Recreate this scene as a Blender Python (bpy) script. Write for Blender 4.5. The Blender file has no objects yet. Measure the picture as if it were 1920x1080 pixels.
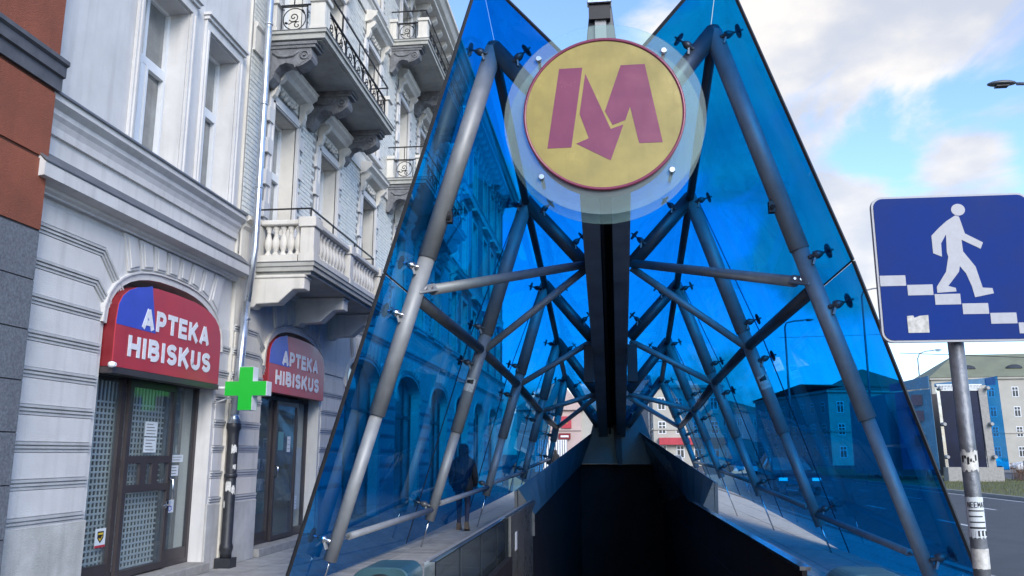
import bpy, bmesh, math, random
from mathutils import Vector, Matrix
random.seed(7)
C = bpy.context.scene.collection
SC = bpy.context.scene
R = math.radians
EYE = 1.5
# ---------------------------------------------------------------- camera
cd = bpy.data.cameras.new('camera'); cam = bpy.data.objects.new('camera', cd); C.objects.link(cam)
cam.location = (0, 0, EYE)
cam.rotation_euler = (R(90 + 11.24), 0, R(6.635))
cd.sensor_width = 36; cd.lens = 29.25; cd.clip_start = 0.05; cd.clip_end = 3000
SC.camera = cam
# ---------------------------------------------------------------- world, sun, exposure
SUN_EL, SUN_AZ = 30.0, 152.0          # azimuth clockwise from +Y
w = bpy.data.worlds.new('World'); SC.world = w; w.use_nodes = True
nt = w.node_tree; N = nt.nodes; L = nt.links; N.clear()
out = N.new('ShaderNodeOutputWorld'); bg = N.new('ShaderNodeBackground'); L.new(bg.outputs[0], out.inputs[0])
sky = N.new('ShaderNodeTexSky'); sky.sky_type = 'NISHITA'; sky.sun_disc = False
sky.sun_elevation = R(SUN_EL); sky.sun_rotation = R(SUN_AZ); sky.air_density = 1.0; sky.dust_density = 0.5; sky.ozone_density = 1.6
bg.inputs[1].default_value = 0.15
tc = N.new('ShaderNodeTexCoord')
mp = N.new('ShaderNodeMapping'); mp.inputs['Scale'].default_value = (1, 1, 1.7); mp.inputs['Location'].default_value = (3.1, 0.4, 1.3)
L.new(tc.outputs['Generated'], mp.inputs[0])
no = N.new('ShaderNodeTexNoise'); no.inputs['Scale'].default_value = 3.1; no.inputs['Detail'].default_value = 9; no.inputs['Roughness'].default_value = 0.56; no.inputs['Distortion'].default_value = 0.6
L.new(mp.outputs[0], no.inputs[0])
def vdot(d):
    v = N.new('ShaderNodeVectorMath'); v.operation = 'DOT_PRODUCT'; v.inputs[1].default_value = Vector(d).normalized(); L.new(tc.outputs['Generated'], v.inputs[0]); return v.outputs['Value']
def mth(op, a, b=None):
    m = N.new('ShaderNodeMath'); m.operation = op
    for i, s in enumerate((a, b)):
        if s is None: continue
        if isinstance(s, (int, float)): m.inputs[i].default_value = s
        else: L.new(s, m.inputs[i])
    return m.outputs[0]
def rng(v, a, b, c=0, d=1):
    m = N.new('ShaderNodeMapRange'); m.interpolation_type = 'SMOOTHSTEP'; m.inputs[1].default_value = a; m.inputs[2].default_value = b; m.inputs[3].default_value = c; m.inputs[4].default_value = d
    L.new(v, m.inputs[0]); return m.outputs[0]
bias = rng(vdot((0.29, 1, 0.47)), 0.965, 0.996, 0, 0.19)
bias = mth('ADD', bias, rng(vdot((0.50, 1, 0.58)), 0.980, 0.998, 0, 0.13))
bias = mth('ADD', bias, rng(vdot((0.28, 1, 0.235)), 0.994, 0.9997, 0, 0.26))
bias = mth('ADD', bias, rng(vdot((0.43, 1, 0.30)), 0.997, 0.9998, 0, 0.20))
bias = mth('SUBTRACT', bias, rng(vdot((0.44, 1, 0.385)), 0.975, 0.9985, 0, 0.19))
bias = mth('SUBTRACT', bias, rng(vdot((-0.05, 1, 0.62)), 0.965, 0.995, 0, 0.16))
sep = N.new('ShaderNodeSeparateXYZ'); L.new(tc.outputs['Generated'], sep.inputs[0])
bias = mth('ADD', bias, rng(sep.outputs['Z'], 0.16, 0.02, 0, 0.14))
den = mth('ADD', no.outputs['Fac'], bias)
mask = rng(den, 0.54, 0.67)
no2 = N.new('ShaderNodeTexNoise'); no2.inputs['Scale'].default_value = 5.5; no2.inputs['Detail'].default_value = 6
L.new(mp.outputs[0], no2.inputs[0])
cr = N.new('ShaderNodeMix'); cr.data_type = 'RGBA'
cr.inputs[6].default_value = (1.70, 1.76, 1.92, 1); cr.inputs[7].default_value = (2.85, 2.66, 2.38, 1)
L.new(rng(no2.outputs['Fac'], 0.36, 0.62), cr.inputs[0])
tint = N.new('ShaderNodeMix'); tint.data_type = 'RGBA'; tint.blend_type = 'MULTIPLY'; tint.inputs[0].default_value = 1
tint.inputs[7].default_value = (0.68, 0.76, 0.90, 1); L.new(sky.outputs[0], tint.inputs[6])
mx = N.new('ShaderNodeMix'); mx.data_type = 'RGBA'
L.new(mth('MULTIPLY', mask, 0.9), mx.inputs[0]); L.new(tint.outputs[2], mx.inputs[6]); L.new(cr.outputs[2], mx.inputs[7]); L.new(mx.outputs[2], bg.inputs[0])
sl = bpy.data.lights.new('sun', 'SUN'); sun = bpy.data.objects.new('sun', sl); C.objects.link(sun)
sl.energy = 1.2; sl.angle = R(28); sl.color = (1, 0.93, 0.82)
az = R(SUN_AZ); sd = Vector((math.sin(az) * math.cos(R(SUN_EL)), math.cos(az) * math.cos(R(SUN_EL)), math.sin(R(SUN_EL))))
sun.rotation_euler = (-sd).to_track_quat('-Z', 'Y').to_euler(); sun.location = (-30, -30, 60)
vs = SC.view_settings; vs.view_transform = 'Standard'; vs.look = 'None'; vs.gamma = 1; vs.use_curve_mapping = False
vs.exposure = 1.45
SC.render.engine = 'CYCLES'
SC.cycles.transparent_max_bounces = 24; SC.cycles.max_bounces = 8
# ---------------------------------------------------------------- materials
def mat(name, col, rough=0.6, metal=0.0, var=0.12, scale=6.0, bump=0.0, bscale=60.0, streak=0.0, spec=0.5, col2=None):
    m = bpy.data.materials.new(name); m.use_nodes = True
    t = m.node_tree; b = t.nodes['Principled BSDF']; n = t.nodes; l = t.links
    b.inputs['Roughness'].default_value = rough; b.inputs['Metallic'].default_value = metal
    b.inputs['Specular IOR Level'].default_value = spec
    g = n.new('ShaderNodeNewGeometry')
    a = n.new('ShaderNodeTexNoise'); a.inputs['Scale'].default_value = scale; a.inputs['Detail'].default_value = 7; a.inputs['Roughness'].default_value = 0.65
    l.new(g.outputs['Position'], a.inputs['Vector'])
    rm = n.new('ShaderNodeMapRange'); rm.inputs[1].default_value = 0.3; rm.inputs[2].default_value = 0.7; l.new(a.outputs['Fac'], rm.inputs[0])
    mix = n.new('ShaderNodeMix'); mix.data_type = 'RGBA'
    c2 = col2 or tuple(c * (1 - 2 * var) for c in col)
    mix.inputs[6].default_value = (*c2, 1); mix.inputs[7].default_value = (*[min(1, c * (1 + var * 0.5)) for c in col], 1)
    l.new(rm.outputs[0], mix.inputs[0]); last = mix.outputs[2]
    if streak:
        mpp = n.new('ShaderNodeMapping'); mpp.inputs['Scale'].default_value = (7, 7, 0.5); l.new(g.outputs['Position'], mpp.inputs[0])
        s = n.new('ShaderNodeTexNoise'); s.inputs['Scale'].default_value = 1.4; s.inputs['Detail'].default_value = 6; l.new(mpp.outputs[0], s.inputs['Vector'])
        r2 = n.new('ShaderNodeMapRange'); r2.inputs[1].default_value = 0.50; r2.inputs[2].default_value = 0.75; r2.inputs[3].default_value = 0; r2.inputs[4].default_value = streak; l.new(s.outputs['Fac'], r2.inputs[0])
        m2 = n.new('ShaderNodeMix'); m2.data_type = 'RGBA'; m2.inputs[7].default_value = (*[c * 0.42 for c in col], 1)
        l.new(last, m2.inputs[6]); l.new(r2.outputs[0], m2.inputs[0]); last = m2.outputs[2]
    l.new(last, b.inputs['Base Color'])
    rr = n.new('ShaderNodeMapRange'); rr.inputs[1].default_value = 0.3; rr.inputs[2].default_value = 0.7; rr.inputs[3].default_value = max(0.02, rough - 0.08); rr.inputs[4].default_value = min(1, rough + 0.08)
    l.new(a.outputs['Fac'], rr.inputs[0]); l.new(rr.outputs[0], b.inputs['Roughness'])
    if bump:
        bn = n.new('ShaderNodeTexNoise'); bn.inputs['Scale'].default_value = bscale; bn.inputs['Detail'].default_value = 5; l.new(g.outputs['Position'], bn.inputs['Vector'])
        bb = n.new('ShaderNodeBump'); bb.inputs['Strength'].default_value = bump; bb.inputs['Distance'].default_value = 0.02
        l.new(bn.outputs['Fac'], bb.inputs['Height']); l.new(bb.outputs[0], b.inputs['Normal'])
    return m
def glass(name, tcol, refl=(0.9, 0.95, 1), base=0.04, milk=0.0, milkcol=(0.8, 0.9, 0.95), dirt=0.0, rough=0.02):
    m = bpy.data.materials.new(name); m.use_nodes = True; t = m.node_tree; n = t.nodes; l = t.links; n.clear()
    o = n.new('ShaderNodeOutputMaterial')
    tr = n.new('ShaderNodeBsdfTransparent'); tr.inputs[0].default_value = (*tcol, 1)
    gl = n.new('ShaderNodeBsdfGlossy'); gl.inputs[0].default_value = (*refl, 1); gl.inputs['Roughness'].default_value = rough
    lw = n.new('ShaderNodeLayerWeight'); lw.inputs[0].default_value = 0.5
    p = n.new('ShaderNodeMath'); p.operation = 'POWER'; p.inputs[1].default_value = 4.5; l.new(lw.outputs['Facing'], p.inputs[0])
    q = n.new('ShaderNodeMath'); q.operation = 'MULTIPLY_ADD'; q.inputs[1].default_value = 0.9; q.inputs[2].default_value = base; l.new(p.outputs[0], q.inputs[0])
    ge = n.new('ShaderNodeNewGeometry'); iv = n.new('ShaderNodeMath'); iv.operation = 'SUBTRACT'; iv.inputs[0].default_value = 1; l.new(ge.outputs['Backfacing'], iv.inputs[1])
    f = n.new('ShaderNodeMath'); f.operation = 'MULTIPLY'; l.new(q.outputs[0], f.inputs[0]); l.new(iv.outputs[0], f.inputs[1])
    mx_ = n.new('ShaderNodeMixShader'); l.new(f.outputs[0], mx_.inputs[0]); l.new(gl.outputs[0], mx_.inputs[2])
    src = tr.outputs[0]
    if milk or dirt:
        d = n.new('ShaderNodeBsdfDiffuse'); d.inputs[0].default_value = (*milkcol, 1)
        m2 = n.new('ShaderNodeMixShader'); l.new(tr.outputs[0], m2.inputs[1]); l.new(d.outputs[0], m2.inputs[2])
        if dirt:
            mpp = n.new('ShaderNodeMapping'); mpp.inputs['Scale'].default_value = (3, 3, 0.8); l.new(ge.outputs['Position'], mpp.inputs[0])
            s = n.new('ShaderNodeTexNoise'); s.inputs['Scale'].default_value = 1.7; s.inputs['Detail'].default_value = 7; s.inputs['Roughness'].default_value = 0.7; l.new(mpp.outputs[0], s.inputs['Vector'])
            r2 = n.new('ShaderNodeMapRange'); r2.inputs[1].default_value = 0.42; r2.inputs[2].default_value = 0.8; r2.inputs[3].default_value = milk; r2.inputs[4].default_value = milk + dirt; l.new(s.outputs['Fac'], r2.inputs[0])
            l.new(r2.outputs[0], m2.inputs[0])
        else: m2.inputs[0].default_value = milk
        src = m2.outputs[0]
    l.new(src, mx_.inputs[1]); l.new(mx_.outputs[0], o.inputs[0])
    return m
def emis(name, col, e):
    m = mat(name, col, 0.35, 0, 0.03); b = m.node_tree.nodes['Principled BSDF']
    b.inputs['Emission Color'].default_value = (*col, 1); b.inputs['Emission Strength'].default_value = e; return m
M = dict(
 stucco=mat('pale_stucco', (0.62, 0.615, 0.61), 0.85, 0, 0.07, 1.6, 0.25, 90, 0.26),
 stucco2=mat('cream_stucco', (0.66, 0.635, 0.58), 0.85, 0, 0.08, 1.8, 0.25, 90, 0.34),
 socle=mat('worn_socle', (0.50, 0.50, 0.48), 0.85, 0, 0.14, 3, 0.4, 60, 0.35),
 groove=mat('moulding_grey', (0.48, 0.49, 0.50), 0.85, 0, 0.10, 4, 0.2, 80, 0.2),
 rust=mat('rust_stucco', (0.29, 0.088, 0.050), 0.9, 0, 0.14, 2.2, 0.7, 120, 0.25),
 rustjoint=mat('rust_joint', (0.10, 0.035, 0.02), 0.9),
 granite=mat('grey_granite', (0.165, 0.18, 0.205), 0.7, 0, 0.28, 40, 0.15, 150, 0.2),
 granjoint=mat('granite_joint', (0.05, 0.05, 0.055), 0.9),
 darkstone=mat('dark_cornice', (0.10, 0.105, 0.12), 0.6, 0, 0.2, 8, 0.1, 80, 0.2),
 gbrick=mat('glazed_brick', (0.70, 0.69, 0.63), 0.42, 0, 0.17, 14, 0.15, 40, 0.2, col2=(0.50, 0.52, 0.50)),
 mortar=mat('mortar', (0.30, 0.30, 0.29), 0.9, 0, 0.15, 8),
 bracket=mat('dark_bracket', (0.20, 0.205, 0.22), 0.8, 0, 0.25, 9, 0.5, 40, 0.3),
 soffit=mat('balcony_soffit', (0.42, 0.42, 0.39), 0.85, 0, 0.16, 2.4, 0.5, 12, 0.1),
 iron=mat('black_iron', (0.015, 0.016, 0.02), 0.5, 0.3),
 frame=mat('white_frame', (0.72, 0.75, 0.78), 0.35, 0, 0.03),
 zinc=mat('zinc', (0.62, 0.66, 0.70), 0.32, 0.85, 0.1, 9),
 lead=mat('lead_flashing', (0.22, 0.23, 0.25), 0.5, 0.6, 0.15),
 castiron=mat('cast_iron', (0.035, 0.038, 0.045), 0.45, 0.2, 0.2, 14),
 sticker=mat('torn_paper', (0.66, 0.66, 0.63), 0.8, 0, 0.25, 30),
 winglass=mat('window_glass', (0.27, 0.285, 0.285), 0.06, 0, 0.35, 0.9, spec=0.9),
 curtain=mat('curtain', (0.30, 0.32, 0.32), 0.8, 0, 0.2, 3),
 doormetal=mat('door_brown_grey', (0.060, 0.052, 0.056), 0.42, 0.25, 0.1, 5),
 red=mat('sign_red', (0.46, 0.040, 0.058), 0.38, 0, 0.10, 2.0, streak=0.08),
 darkred=mat('sign_side_red', (0.20, 0.012, 0.018), 0.45),
 blue=mat('sign_blue', (0.045, 0.085, 0.50), 0.38, 0, 0.08, 3),
 white=mat('letter_white', (0.78, 0.79, 0.83), 0.5, 0, 0.05, 8),
 led=mat('unlit_led', (0.76, 0.77, 0.82), 0.5, 0, 0.08, 30),
 green=emis('cross_green', (0.01, 0.36, 0.03), 0.08),
 crosswhite=mat('cross_white', (0.74, 0.77, 0.78), 0.4, 0, 0.03),
 paving=mat('paving_slab', (0.38, 0.375, 0.36), 0.85, 0, 0.16, 5, 0.3, 90),
 paving2=mat('paving_slab_dark', (0.32, 0.315, 0.305), 0.85, 0, 0.16, 5, 0.3, 90),
 joint=mat('paving_joint', (0.10, 0.10, 0.095), 0.95),
 ground=mat('ground', (0.17, 0.165, 0.15), 0.95, 0, 0.2, 0.5),
 asphalt=mat('asphalt', (0.075, 0.078, 0.085), 0.82, 0, 0.2, 1.5, 0.5, 140, 0),
 kerb=mat('kerb_stone', (0.33, 0.32, 0.30), 0.8, 0, 0.15, 8),
 paint=mat('road_paint', (0.62, 0.63, 0.62), 0.7, 0, 0.2, 14),
 grass=mat('grass', (0.075, 0.095, 0.03), 0.95, 0, 0.35, 1.3, 1.0, 25, col2=(0.11, 0.09, 0.045)),
 blade=mat('grass_blade', (0.09, 0.12, 0.035), 0.9, 0, 0.3, 1.0, col2=(0.16, 0.14, 0.06)),
 steel=mat('grey_painted_steel', (0.30, 0.31, 0.32), 0.50, 0.25, 0.10, 5, 0.1, 200, 0.22),
 steeldark=mat('dark_painted_steel', (0.11, 0.118, 0.13), 0.42, 0.45, 0.12, 5, 0.1, 200),
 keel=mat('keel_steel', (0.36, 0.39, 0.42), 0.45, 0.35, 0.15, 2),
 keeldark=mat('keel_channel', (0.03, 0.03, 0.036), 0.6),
 chrome=mat('stainless', (0.62, 0.63, 0.65), 0.2, 1.0, 0.05, 20),
 black=mat('black_rubber', (0.012, 0.013, 0.016), 0.5),
 bluepane=mat('blue_pane_opaque', (0.03, 0.14, 0.28), 0.25, 0, 0.15, 2),
 bluesheet=mat('blue_sheet', (0.01, 0.09, 0.17), 0.12, 0, 0.15, 2),
 wing=mat('wing_steel', (0.045, 0.12, 0.15), 0.45, 0.2, 0.15, 2, streak=0.3),
 navy=mat('navy_glass', (0.003, 0.010, 0.045), 0.25, 0, 0.3, 0.5, spec=0.25),
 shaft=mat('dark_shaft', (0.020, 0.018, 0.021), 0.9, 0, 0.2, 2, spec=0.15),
 clad=mat('shaft_cladding', (0.20, 0.20, 0.195), 0.3, 0.5, 0.12, 3, streak=0.2),
 polish=mat('polished_panel', (0.09, 0.12, 0.14), 0.12, 0.7, 0.08, 2),
 cap=mat('polished_cap', (0.5, 0.52, 0.54), 0.15, 0.95, 0.05, 4),
 yellow=mat('disc_yellow', (0.36, 0.29, 0.07), 0.22, 0, 0.12, 2.5, 0.05, 20, streak=0.22),
 magenta=mat('disc_magenta', (0.21, 0.040, 0.085), 0.22, 0, 0.08, 3, streak=0.10),
 drum=mat('disc_drum', (0.45, 0.14, 0.14), 0.5, 0, 0.15, 3),
 plateblue=mat('plate_blue', (0.004, 0.030, 0.20), 0.6, 0, 0.10, 4, spec=0.12),
 plategrey=mat('plate_reflective', (0.40, 0.42, 0.47), 0.5, 0, 0.08, 30),
 galv=mat('galvanised', (0.22, 0.24, 0.27), 0.5, 0.5, 0.28, 7, 0.25, 30, 0.2),
 paper=mat('notice_paper', (0.62, 0.68, 0.72), 0.8, 0, 0.05),
 teal=mat('teal_shelf', (0.10, 0.26, 0.30), 0.6, 0, 0.1),
 room=mat('shop_interior', (0.24, 0.25, 0.24), 0.9, 0, 0.2, 2),
 farcream=mat('far_cream_wall', (0.42, 0.40, 0.35), 0.9, 0, 0.08, 0.4),
 farroof=mat('far_green_roof', (0.19, 0.20, 0.135), 0.85, 0, 0.12, 0.5),
 fargrey=mat('far_grey_wall', (0.30, 0.29, 0.30), 0.9, 0, 0.08, 0.4),
 farpink=mat('far_pink_wall', (0.48, 0.37, 0.34), 0.9, 0, 0.08, 0.4),
 farwin=mat('far_window', (0.05, 0.055, 0.06), 0.15),
 carwhite=mat('car_white', (0.65, 0.67, 0.68), 0.25, 0, 0.03), cardark=mat('car_dark', (0.03, 0.04, 0.06), 0.22, 0.3, 0.05),
 carsilver=mat('car_silver', (0.32, 0.34, 0.36), 0.25, 0.7, 0.05),
 tyre=mat('tyre', (0.015, 0.015, 0.015), 0.9), lampglow=emis('headlight', (0.9, 0.95, 1.0), 0.5), tail=mat('tail_light', (0.45, 0.01, 0.01), 0.3),
 coat=mat('dark_coat', (0.018, 0.018, 0.022), 0.9, 0, 0.2, 20, 0.3), skin=mat('skin', (0.42, 0.25, 0.18), 0.6), hair=mat('hair', (0.03, 0.018, 0.012), 0.7),
 jeans=mat('jeans', (0.03, 0.04, 0.08), 0.9), shoe=mat('brown_shoe', (0.10, 0.07, 0.05), 0.7),
 twig=mat('bare_twigs', (0.16, 0.10, 0.075), 0.9), yellowink=mat('yellow_ink', (0.7, 0.5, 0.05), 0.5),
)
M['blueglass'] = glass('blue_glass', (0.03, 0.49, 0.80), (0.6, 0.9, 1.0), 0.02, 0.05, (0.01, 0.28, 0.60), 0.12)
M['discglass'] = glass('disc_glass', (0.84, 0.96, 0.94), base=0.02, milk=0.12, milkcol=(0.55, 0.62, 0.58))
M['shopglass'] = glass('shop_glass', (0.80, 0.84, 0.85), base=0.07, milk=0.04)
M['greyglass'] = glass('grey_glass', (0.62, 0.66, 0.68), base=0.06, milk=0.03)
M['darkblueglass'] = glass('dark_blue_glass', (0.02, 0.12, 0.35), base=0.06)
# ---------------------------------------------------------------- helpers
def wloc(o):
    v = Vector((0, 0, 0))
    while o is not None: v += Vector(o.location); o = o.parent
    return v
def tag(o, label=None, cat=None, group=None, kind=None):
    if label: o['label'] = label
    if cat: o['category'] = cat
    if group: o['group'] = group
    if kind: o['kind'] = kind
    return o
def empty(name, loc, label, cat, group=None):
    o = bpy.data.objects.new(name, None); C.objects.link(o); o.location = loc; o.empty_display_size = 0.1
    return tag(o, label, cat, group)
class MB:
    def __init__(s): s.b = bmesh.new()
    def box(s, x0, x1, y0, y1, z0, z1):
        v = [s.b.verts.new(p) for p in ((x0,y0,z0),(x1,y0,z0),(x1,y1,z0),(x0,y1,z0),(x0,y0,z1),(x1,y0,z1),(x1,y1,z1),(x0,y1,z1))]
        for f in ((0,3,2,1),(4,5,6,7),(0,1,5,4),(1,2,6,5),(2,3,7,6),(3,0,4,7)): s.b.faces.new([v[i] for i in f])
        return s
    def hexa(s, p):        # 8 points: bottom loop, top loop
        v = [s.b.verts.new(q) for q in p]
        for f in ((0,3,2,1),(4,5,6,7),(0,1,5,4),(1,2,6,5),(2,3,7,6),(3,0,4,7)): s.b.faces.new([v[i] for i in f])
        return s
    def quad(s, *p): s.b.faces.new([s.b.verts.new(q) for q in p]); return s
    def prism(s, pts, axis, a0, a1):   # pts 2-D in the other two axes (x: (y,z)  y: (x,z)  z: (x,y))
        def P(q, a):
            return {'x': (a, q[0], q[1]), 'y': (q[0], a, q[1]), 'z': (q[0], q[1], a)}[axis]
        A = [s.b.verts.new(P(q, a0)) for q in pts]; B = [s.b.verts.new(P(q, a1)) for q in pts]; n = len(pts)
        s.b.faces.new(A[::-1]); s.b.faces.new(B)
        for i in range(n): s.b.faces.new((A[i], A[(i+1) % n], B[(i+1) % n], B[i]))
        return s
    def tube(s, pts, r, n=12, cap=True, r2=None):
        pts = [Vector(p) for p in pts]; rings = []; up = None
        for i, p in enumerate(pts):
            d = (pts[min(i+1, len(pts)-1)] - pts[max(i-1, 0)]).normalized()
            if up is None:
                up = Vector((0, 0, 1)) if abs(d.z) < 0.9 else Vector((1, 0, 0))
            a = d.cross(up).normalized(); b_ = a.cross(d).normalized(); up = b_
            rr = r if r2 is None else r + (r2 - r) * i / (len(pts) - 1)
            rings.append([s.b.verts.new(p + (a * math.cos(2*math.pi*k/n) + b_ * math.sin(2*math.pi*k/n)) * rr) for k in range(n)])
        for A, B in zip(rings, rings[1:]):
            for k in range(n):
                f = s.b.faces.new((A[k], A[(k+1) % n], B[(k+1) % n], B[k])); f.smooth = n > 5
        if cap: s.b.faces.new(rings[0][::-1]); s.b.faces.new(rings[-1])
        return s
    def lathe(s, prof, o, n=16, axis='z', smooth=True, closed=False):
        o = Vector(o); rings = []
        for r, h in prof:
            ring = []
            for k in range(n):
                c, sn = math.cos(2*math.pi*k/n) * r, math.sin(2*math.pi*k/n) * r
                q = {'z': (c, sn, h), 'y': (c, h, sn), 'x': (h, c, sn)}[axis]
                ring.append(s.b.verts.new(o + Vector(q)))
            rings.append(ring)
        for A, B in zip(rings, rings[1:]):
            for k in range(n):
                f = s.b.faces.new((A[k], A[(k+1) % n], B[(k+1) % n], B[k])); f.smooth = smooth
        if closed:
            for k in range(n): s.b.faces.new((rings[-1][k], rings[-1][(k+1) % n], rings[0][(k+1) % n], rings[0][k]))
        else:
            s.b.faces.new(rings[0][::-1]); s.b.faces.new(rings[-1])
        return s
    def mesh(s, name, m, bevel=0):
        if bevel:
            bmesh.ops.bevel(s.b, geom=[e for e in s.b.edges if len(e.link_faces) == 2 and e.calc_face_angle(0) > 0.6], offset=bevel, segments=1, affect='EDGES', clamp_overlap=True)
        bmesh.ops.recalc_face_normals(s.b, faces=s.b.faces)
        me = bpy.data.meshes.new(name); s.b.to_mesh(me); s.b.free(); me.materials.append(M[m] if isinstance(m, str) else m); return me
    def build(s, name, m, parent=None, bevel=0, loc=None, kind=None, label=None, local=False):
        if parent is not None and not local: bmesh.ops.translate(s.b, verts=s.b.verts, vec=-wloc(parent))
        me = s.mesh(name, m, bevel); o = bpy.data.objects.new(name, me); C.objects.link(o)
        if parent is not None: o.parent = parent
        if loc is not None: o.location = loc
        if kind: o['kind'] = kind
        if label: o['label'] = label
        return o
def inst(me, name, loc, parent=None, rot=None, scale=None):     # loc in world; parent unrotated
    o = bpy.data.objects.new(name, me); C.objects.link(o)
    if parent is not None: o.parent = parent; loc = Vector(loc) - wloc(parent)
    o.location = loc
    if rot is not None: o.rotation_euler = rot
    if scale is not None: o.scale = scale
    return o
def shift_tree(root, dv, n=0):                                   # copy a thing with parts and sub-parts
    r = root.copy(); C.objects.link(r); r.location = Vector(root.location) + Vector(dv)
    def rec(a, b):
        for ch in a.children:
            c = ch.copy(); C.objects.link(c); c.parent = b; rec(ch, c)
    rec(root, r); return r
def text(name, body, m, parent, height, loc, rot, width=None, bold=0.0, extrude=0.01, kind=None):
    cu = bpy.data.curves.new(name, 'FONT'); cu.body = body; cu.size = 1; cu.extrude = 0; cu.offset = bold
    o = bpy.data.objects.new('tmp', cu); C.objects.link(o)
    dg = bpy.context.evaluated_depsgraph_get(); me = bpy.data.meshes.new_from_object(o.evaluated_get(dg)); bpy.data.objects.remove(o)
    xs = [v.co.x for v in me.vertices]; ys = [v.co.y for v in me.vertices]
    x0, x1, y0, y1 = min(xs), max(xs), min(ys), max(ys); s = height / (y1 - y0); sx = (width / (x1 - x0)) if width else s
    b = bmesh.new(); b.from_mesh(me)
    for v in b.verts: v.co = Vector(((v.co.x - x0) * sx, (v.co.y - y0) * s, 0))
    g = bmesh.ops.extrude_face_region(b, geom=b.faces[:])
    bmesh.ops.translate(b, verts=[e for e in g['geom'] if isinstance(e, bmesh.types.BMVert)], vec=(0, 0, extrude))
    bmesh.ops.recalc_face_normals(b, faces=b.faces)
    b.to_mesh(me); b.free(); me.materials.clear(); me.materials.append(M[m])
    o = bpy.data.objects.new(name, me); C.objects.link(o); o.parent = parent
    o.location = Vector(loc) - wloc(parent); o.rotation_euler = rot
    if kind: o['kind'] = kind
    return o
# ================================================================ GROUND, ROAD
def struct(mb, name, m): return mb.build(name, m, kind='structure')
PX, PY0, PY1 = 1.5, 7.1, 30.0          # stair pit
g = MB()
for a in ((-400, -PX - 0.1, -200, 900), (PX + 0.1, 700, -200, 900), (-PX - 0.1, PX + 0.1, -200, PY0), (-PX - 0.1, PX + 0.1, PY1, 900)):
    g.quad((a[0], a[2], -0.125), (a[1], a[2], -0.125), (a[1], a[3], -0.125), (a[0], a[3], -0.125))
struct(g, 'ground', 'ground')
RX0, RX1 = 4.55, 14.2
g = MB(); g.quad((RX0 + .15, -60, -0.12), (RX1, -60, -0.12), (RX1, 200, -0.12), (RX0 + .15, 200, -0.12)); struct(g, 'road', 'asphalt')
g = MB(); g.quad((24, -60, -0.119), (34, -60, -0.119), (34, 130, -0.119), (24, 130, -0.119)); struct(g, 'far_road', 'asphalt')
g = MB(); g.box(-PX - 0.1, PX + .1, -8, PY0, -0.12, 0); g.box(-5.4, -PX - .1, -8, 8.0, -0.12, 0)
g.box(-5.4, -PX - .1, 8.0, 16.4, -0.12, -0.02); g.box(-5.4, -PX - .1, 16.4, 90, -0.12, 0.0)
g.box(PX + .1, RX0, -8, 90, -0.12, 0.0); g.box(-PX - .1, PX + .1, PY1, 90, -0.12, 0.0)
struct(g, 'pavement', 'joint')
# paving slabs: single ones where they can be told apart, the rest joined
pv = bpy.data.objects['pavement']
me = {}
for k, m in enumerate(('paving', 'paving2')):
    me[k] = MB().box(0.006, 0.494, 0.006, 0.344, 0, 0.024).mesh('paving_slab', m)
y = 8.0; r = 0
while y < 16.3:
    for c in range(7):
        x = -5.2 + c * 0.5 + (0.0)
        o = inst(me[0 if random.random() < .72 else 1], 'paving_slab', (x, y, -0.021 + random.uniform(0, .003)), pv)
    y += 0.35; r += 1
g = MB(); g.box(-5.4, -5.206, 8.0, 16.4, -0.02, 0.0)
y = 16.4
while y < 40:
    for c in range(7): g.box(-5.2 + c*.5 + .006, -5.2 + c*.5 + .494, y + .006, y + .344, 0, 0.004 + random.uniform(0, .002))
    y += 0.35
y = 5
while y < 40:
    for c in range(5): g.box(1.7 + c*.55 + .006, 1.7 + c*.55 + .544, y + .006, y + .344, 0, 0.004 + random.uniform(0, .002))
    y += 0.35
g.build('paving_slab', 'paving', pv, kind='stuff')
kb = MB(); struct(MB().box(RX0, RX0 + .15, -60, -59, -0.12, 0.0), 'kerb', 'kerb')
k0 = bpy.data.objects['kerb']; km = MB().box(0, .148, .005, .995, -0.12, 0.012).mesh('kerb_stone', 'kerb')
for y in range(4, 60): inst(km, 'kerb_stone', (RX0, y, 0), k0)
g = MB(); g.box(RX1, RX1 + .15, -60, 200, -0.12, 0.0); g.box(23.85, 24, -60, 130, -0.12, 0.0); struct(g, 'median_kerb', 'kerb')
g = MB(); g.box(RX1 + .15, 23.85, -60, 200, -0.12, -0.02); struct(g, 'median_verge', 'grass')
g = MB()
for i in range(9000):
    x = random.uniform(RX1 + .2, 23.6); y = random.uniform(18, 60); h = random.uniform(.03, .10); a = random.uniform(0, 6.28); s = random.uniform(.008, .02)
    g.quad((x, y, -.02), (x + s*math.cos(a), y + s*math.sin(a), -.02), (x + s*math.cos(a) + .01, y + s, h), (x + .01, y, h))
tag(g.build('grass_blade', 'blade'), 'short winter grass on the median between the road lanes', 'grass', kind='stuff')
g = MB()
def line(x, y0, y1, wd=.12): g.quad((x - wd/2, y0, -.115), (x + wd/2, y0, -.115), (x + wd/2, y1, -.115), (x - wd/2, y1, -.115))
line(4.95, -20, 120, .16); line(13.8, -20, 120, .12)
for x in (8.05, 11.1):
    y = 2.5
    while y < 110: line(x, y, y + 2.0); y += 6
struct(g, 'lane_markings', 'paint')
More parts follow.
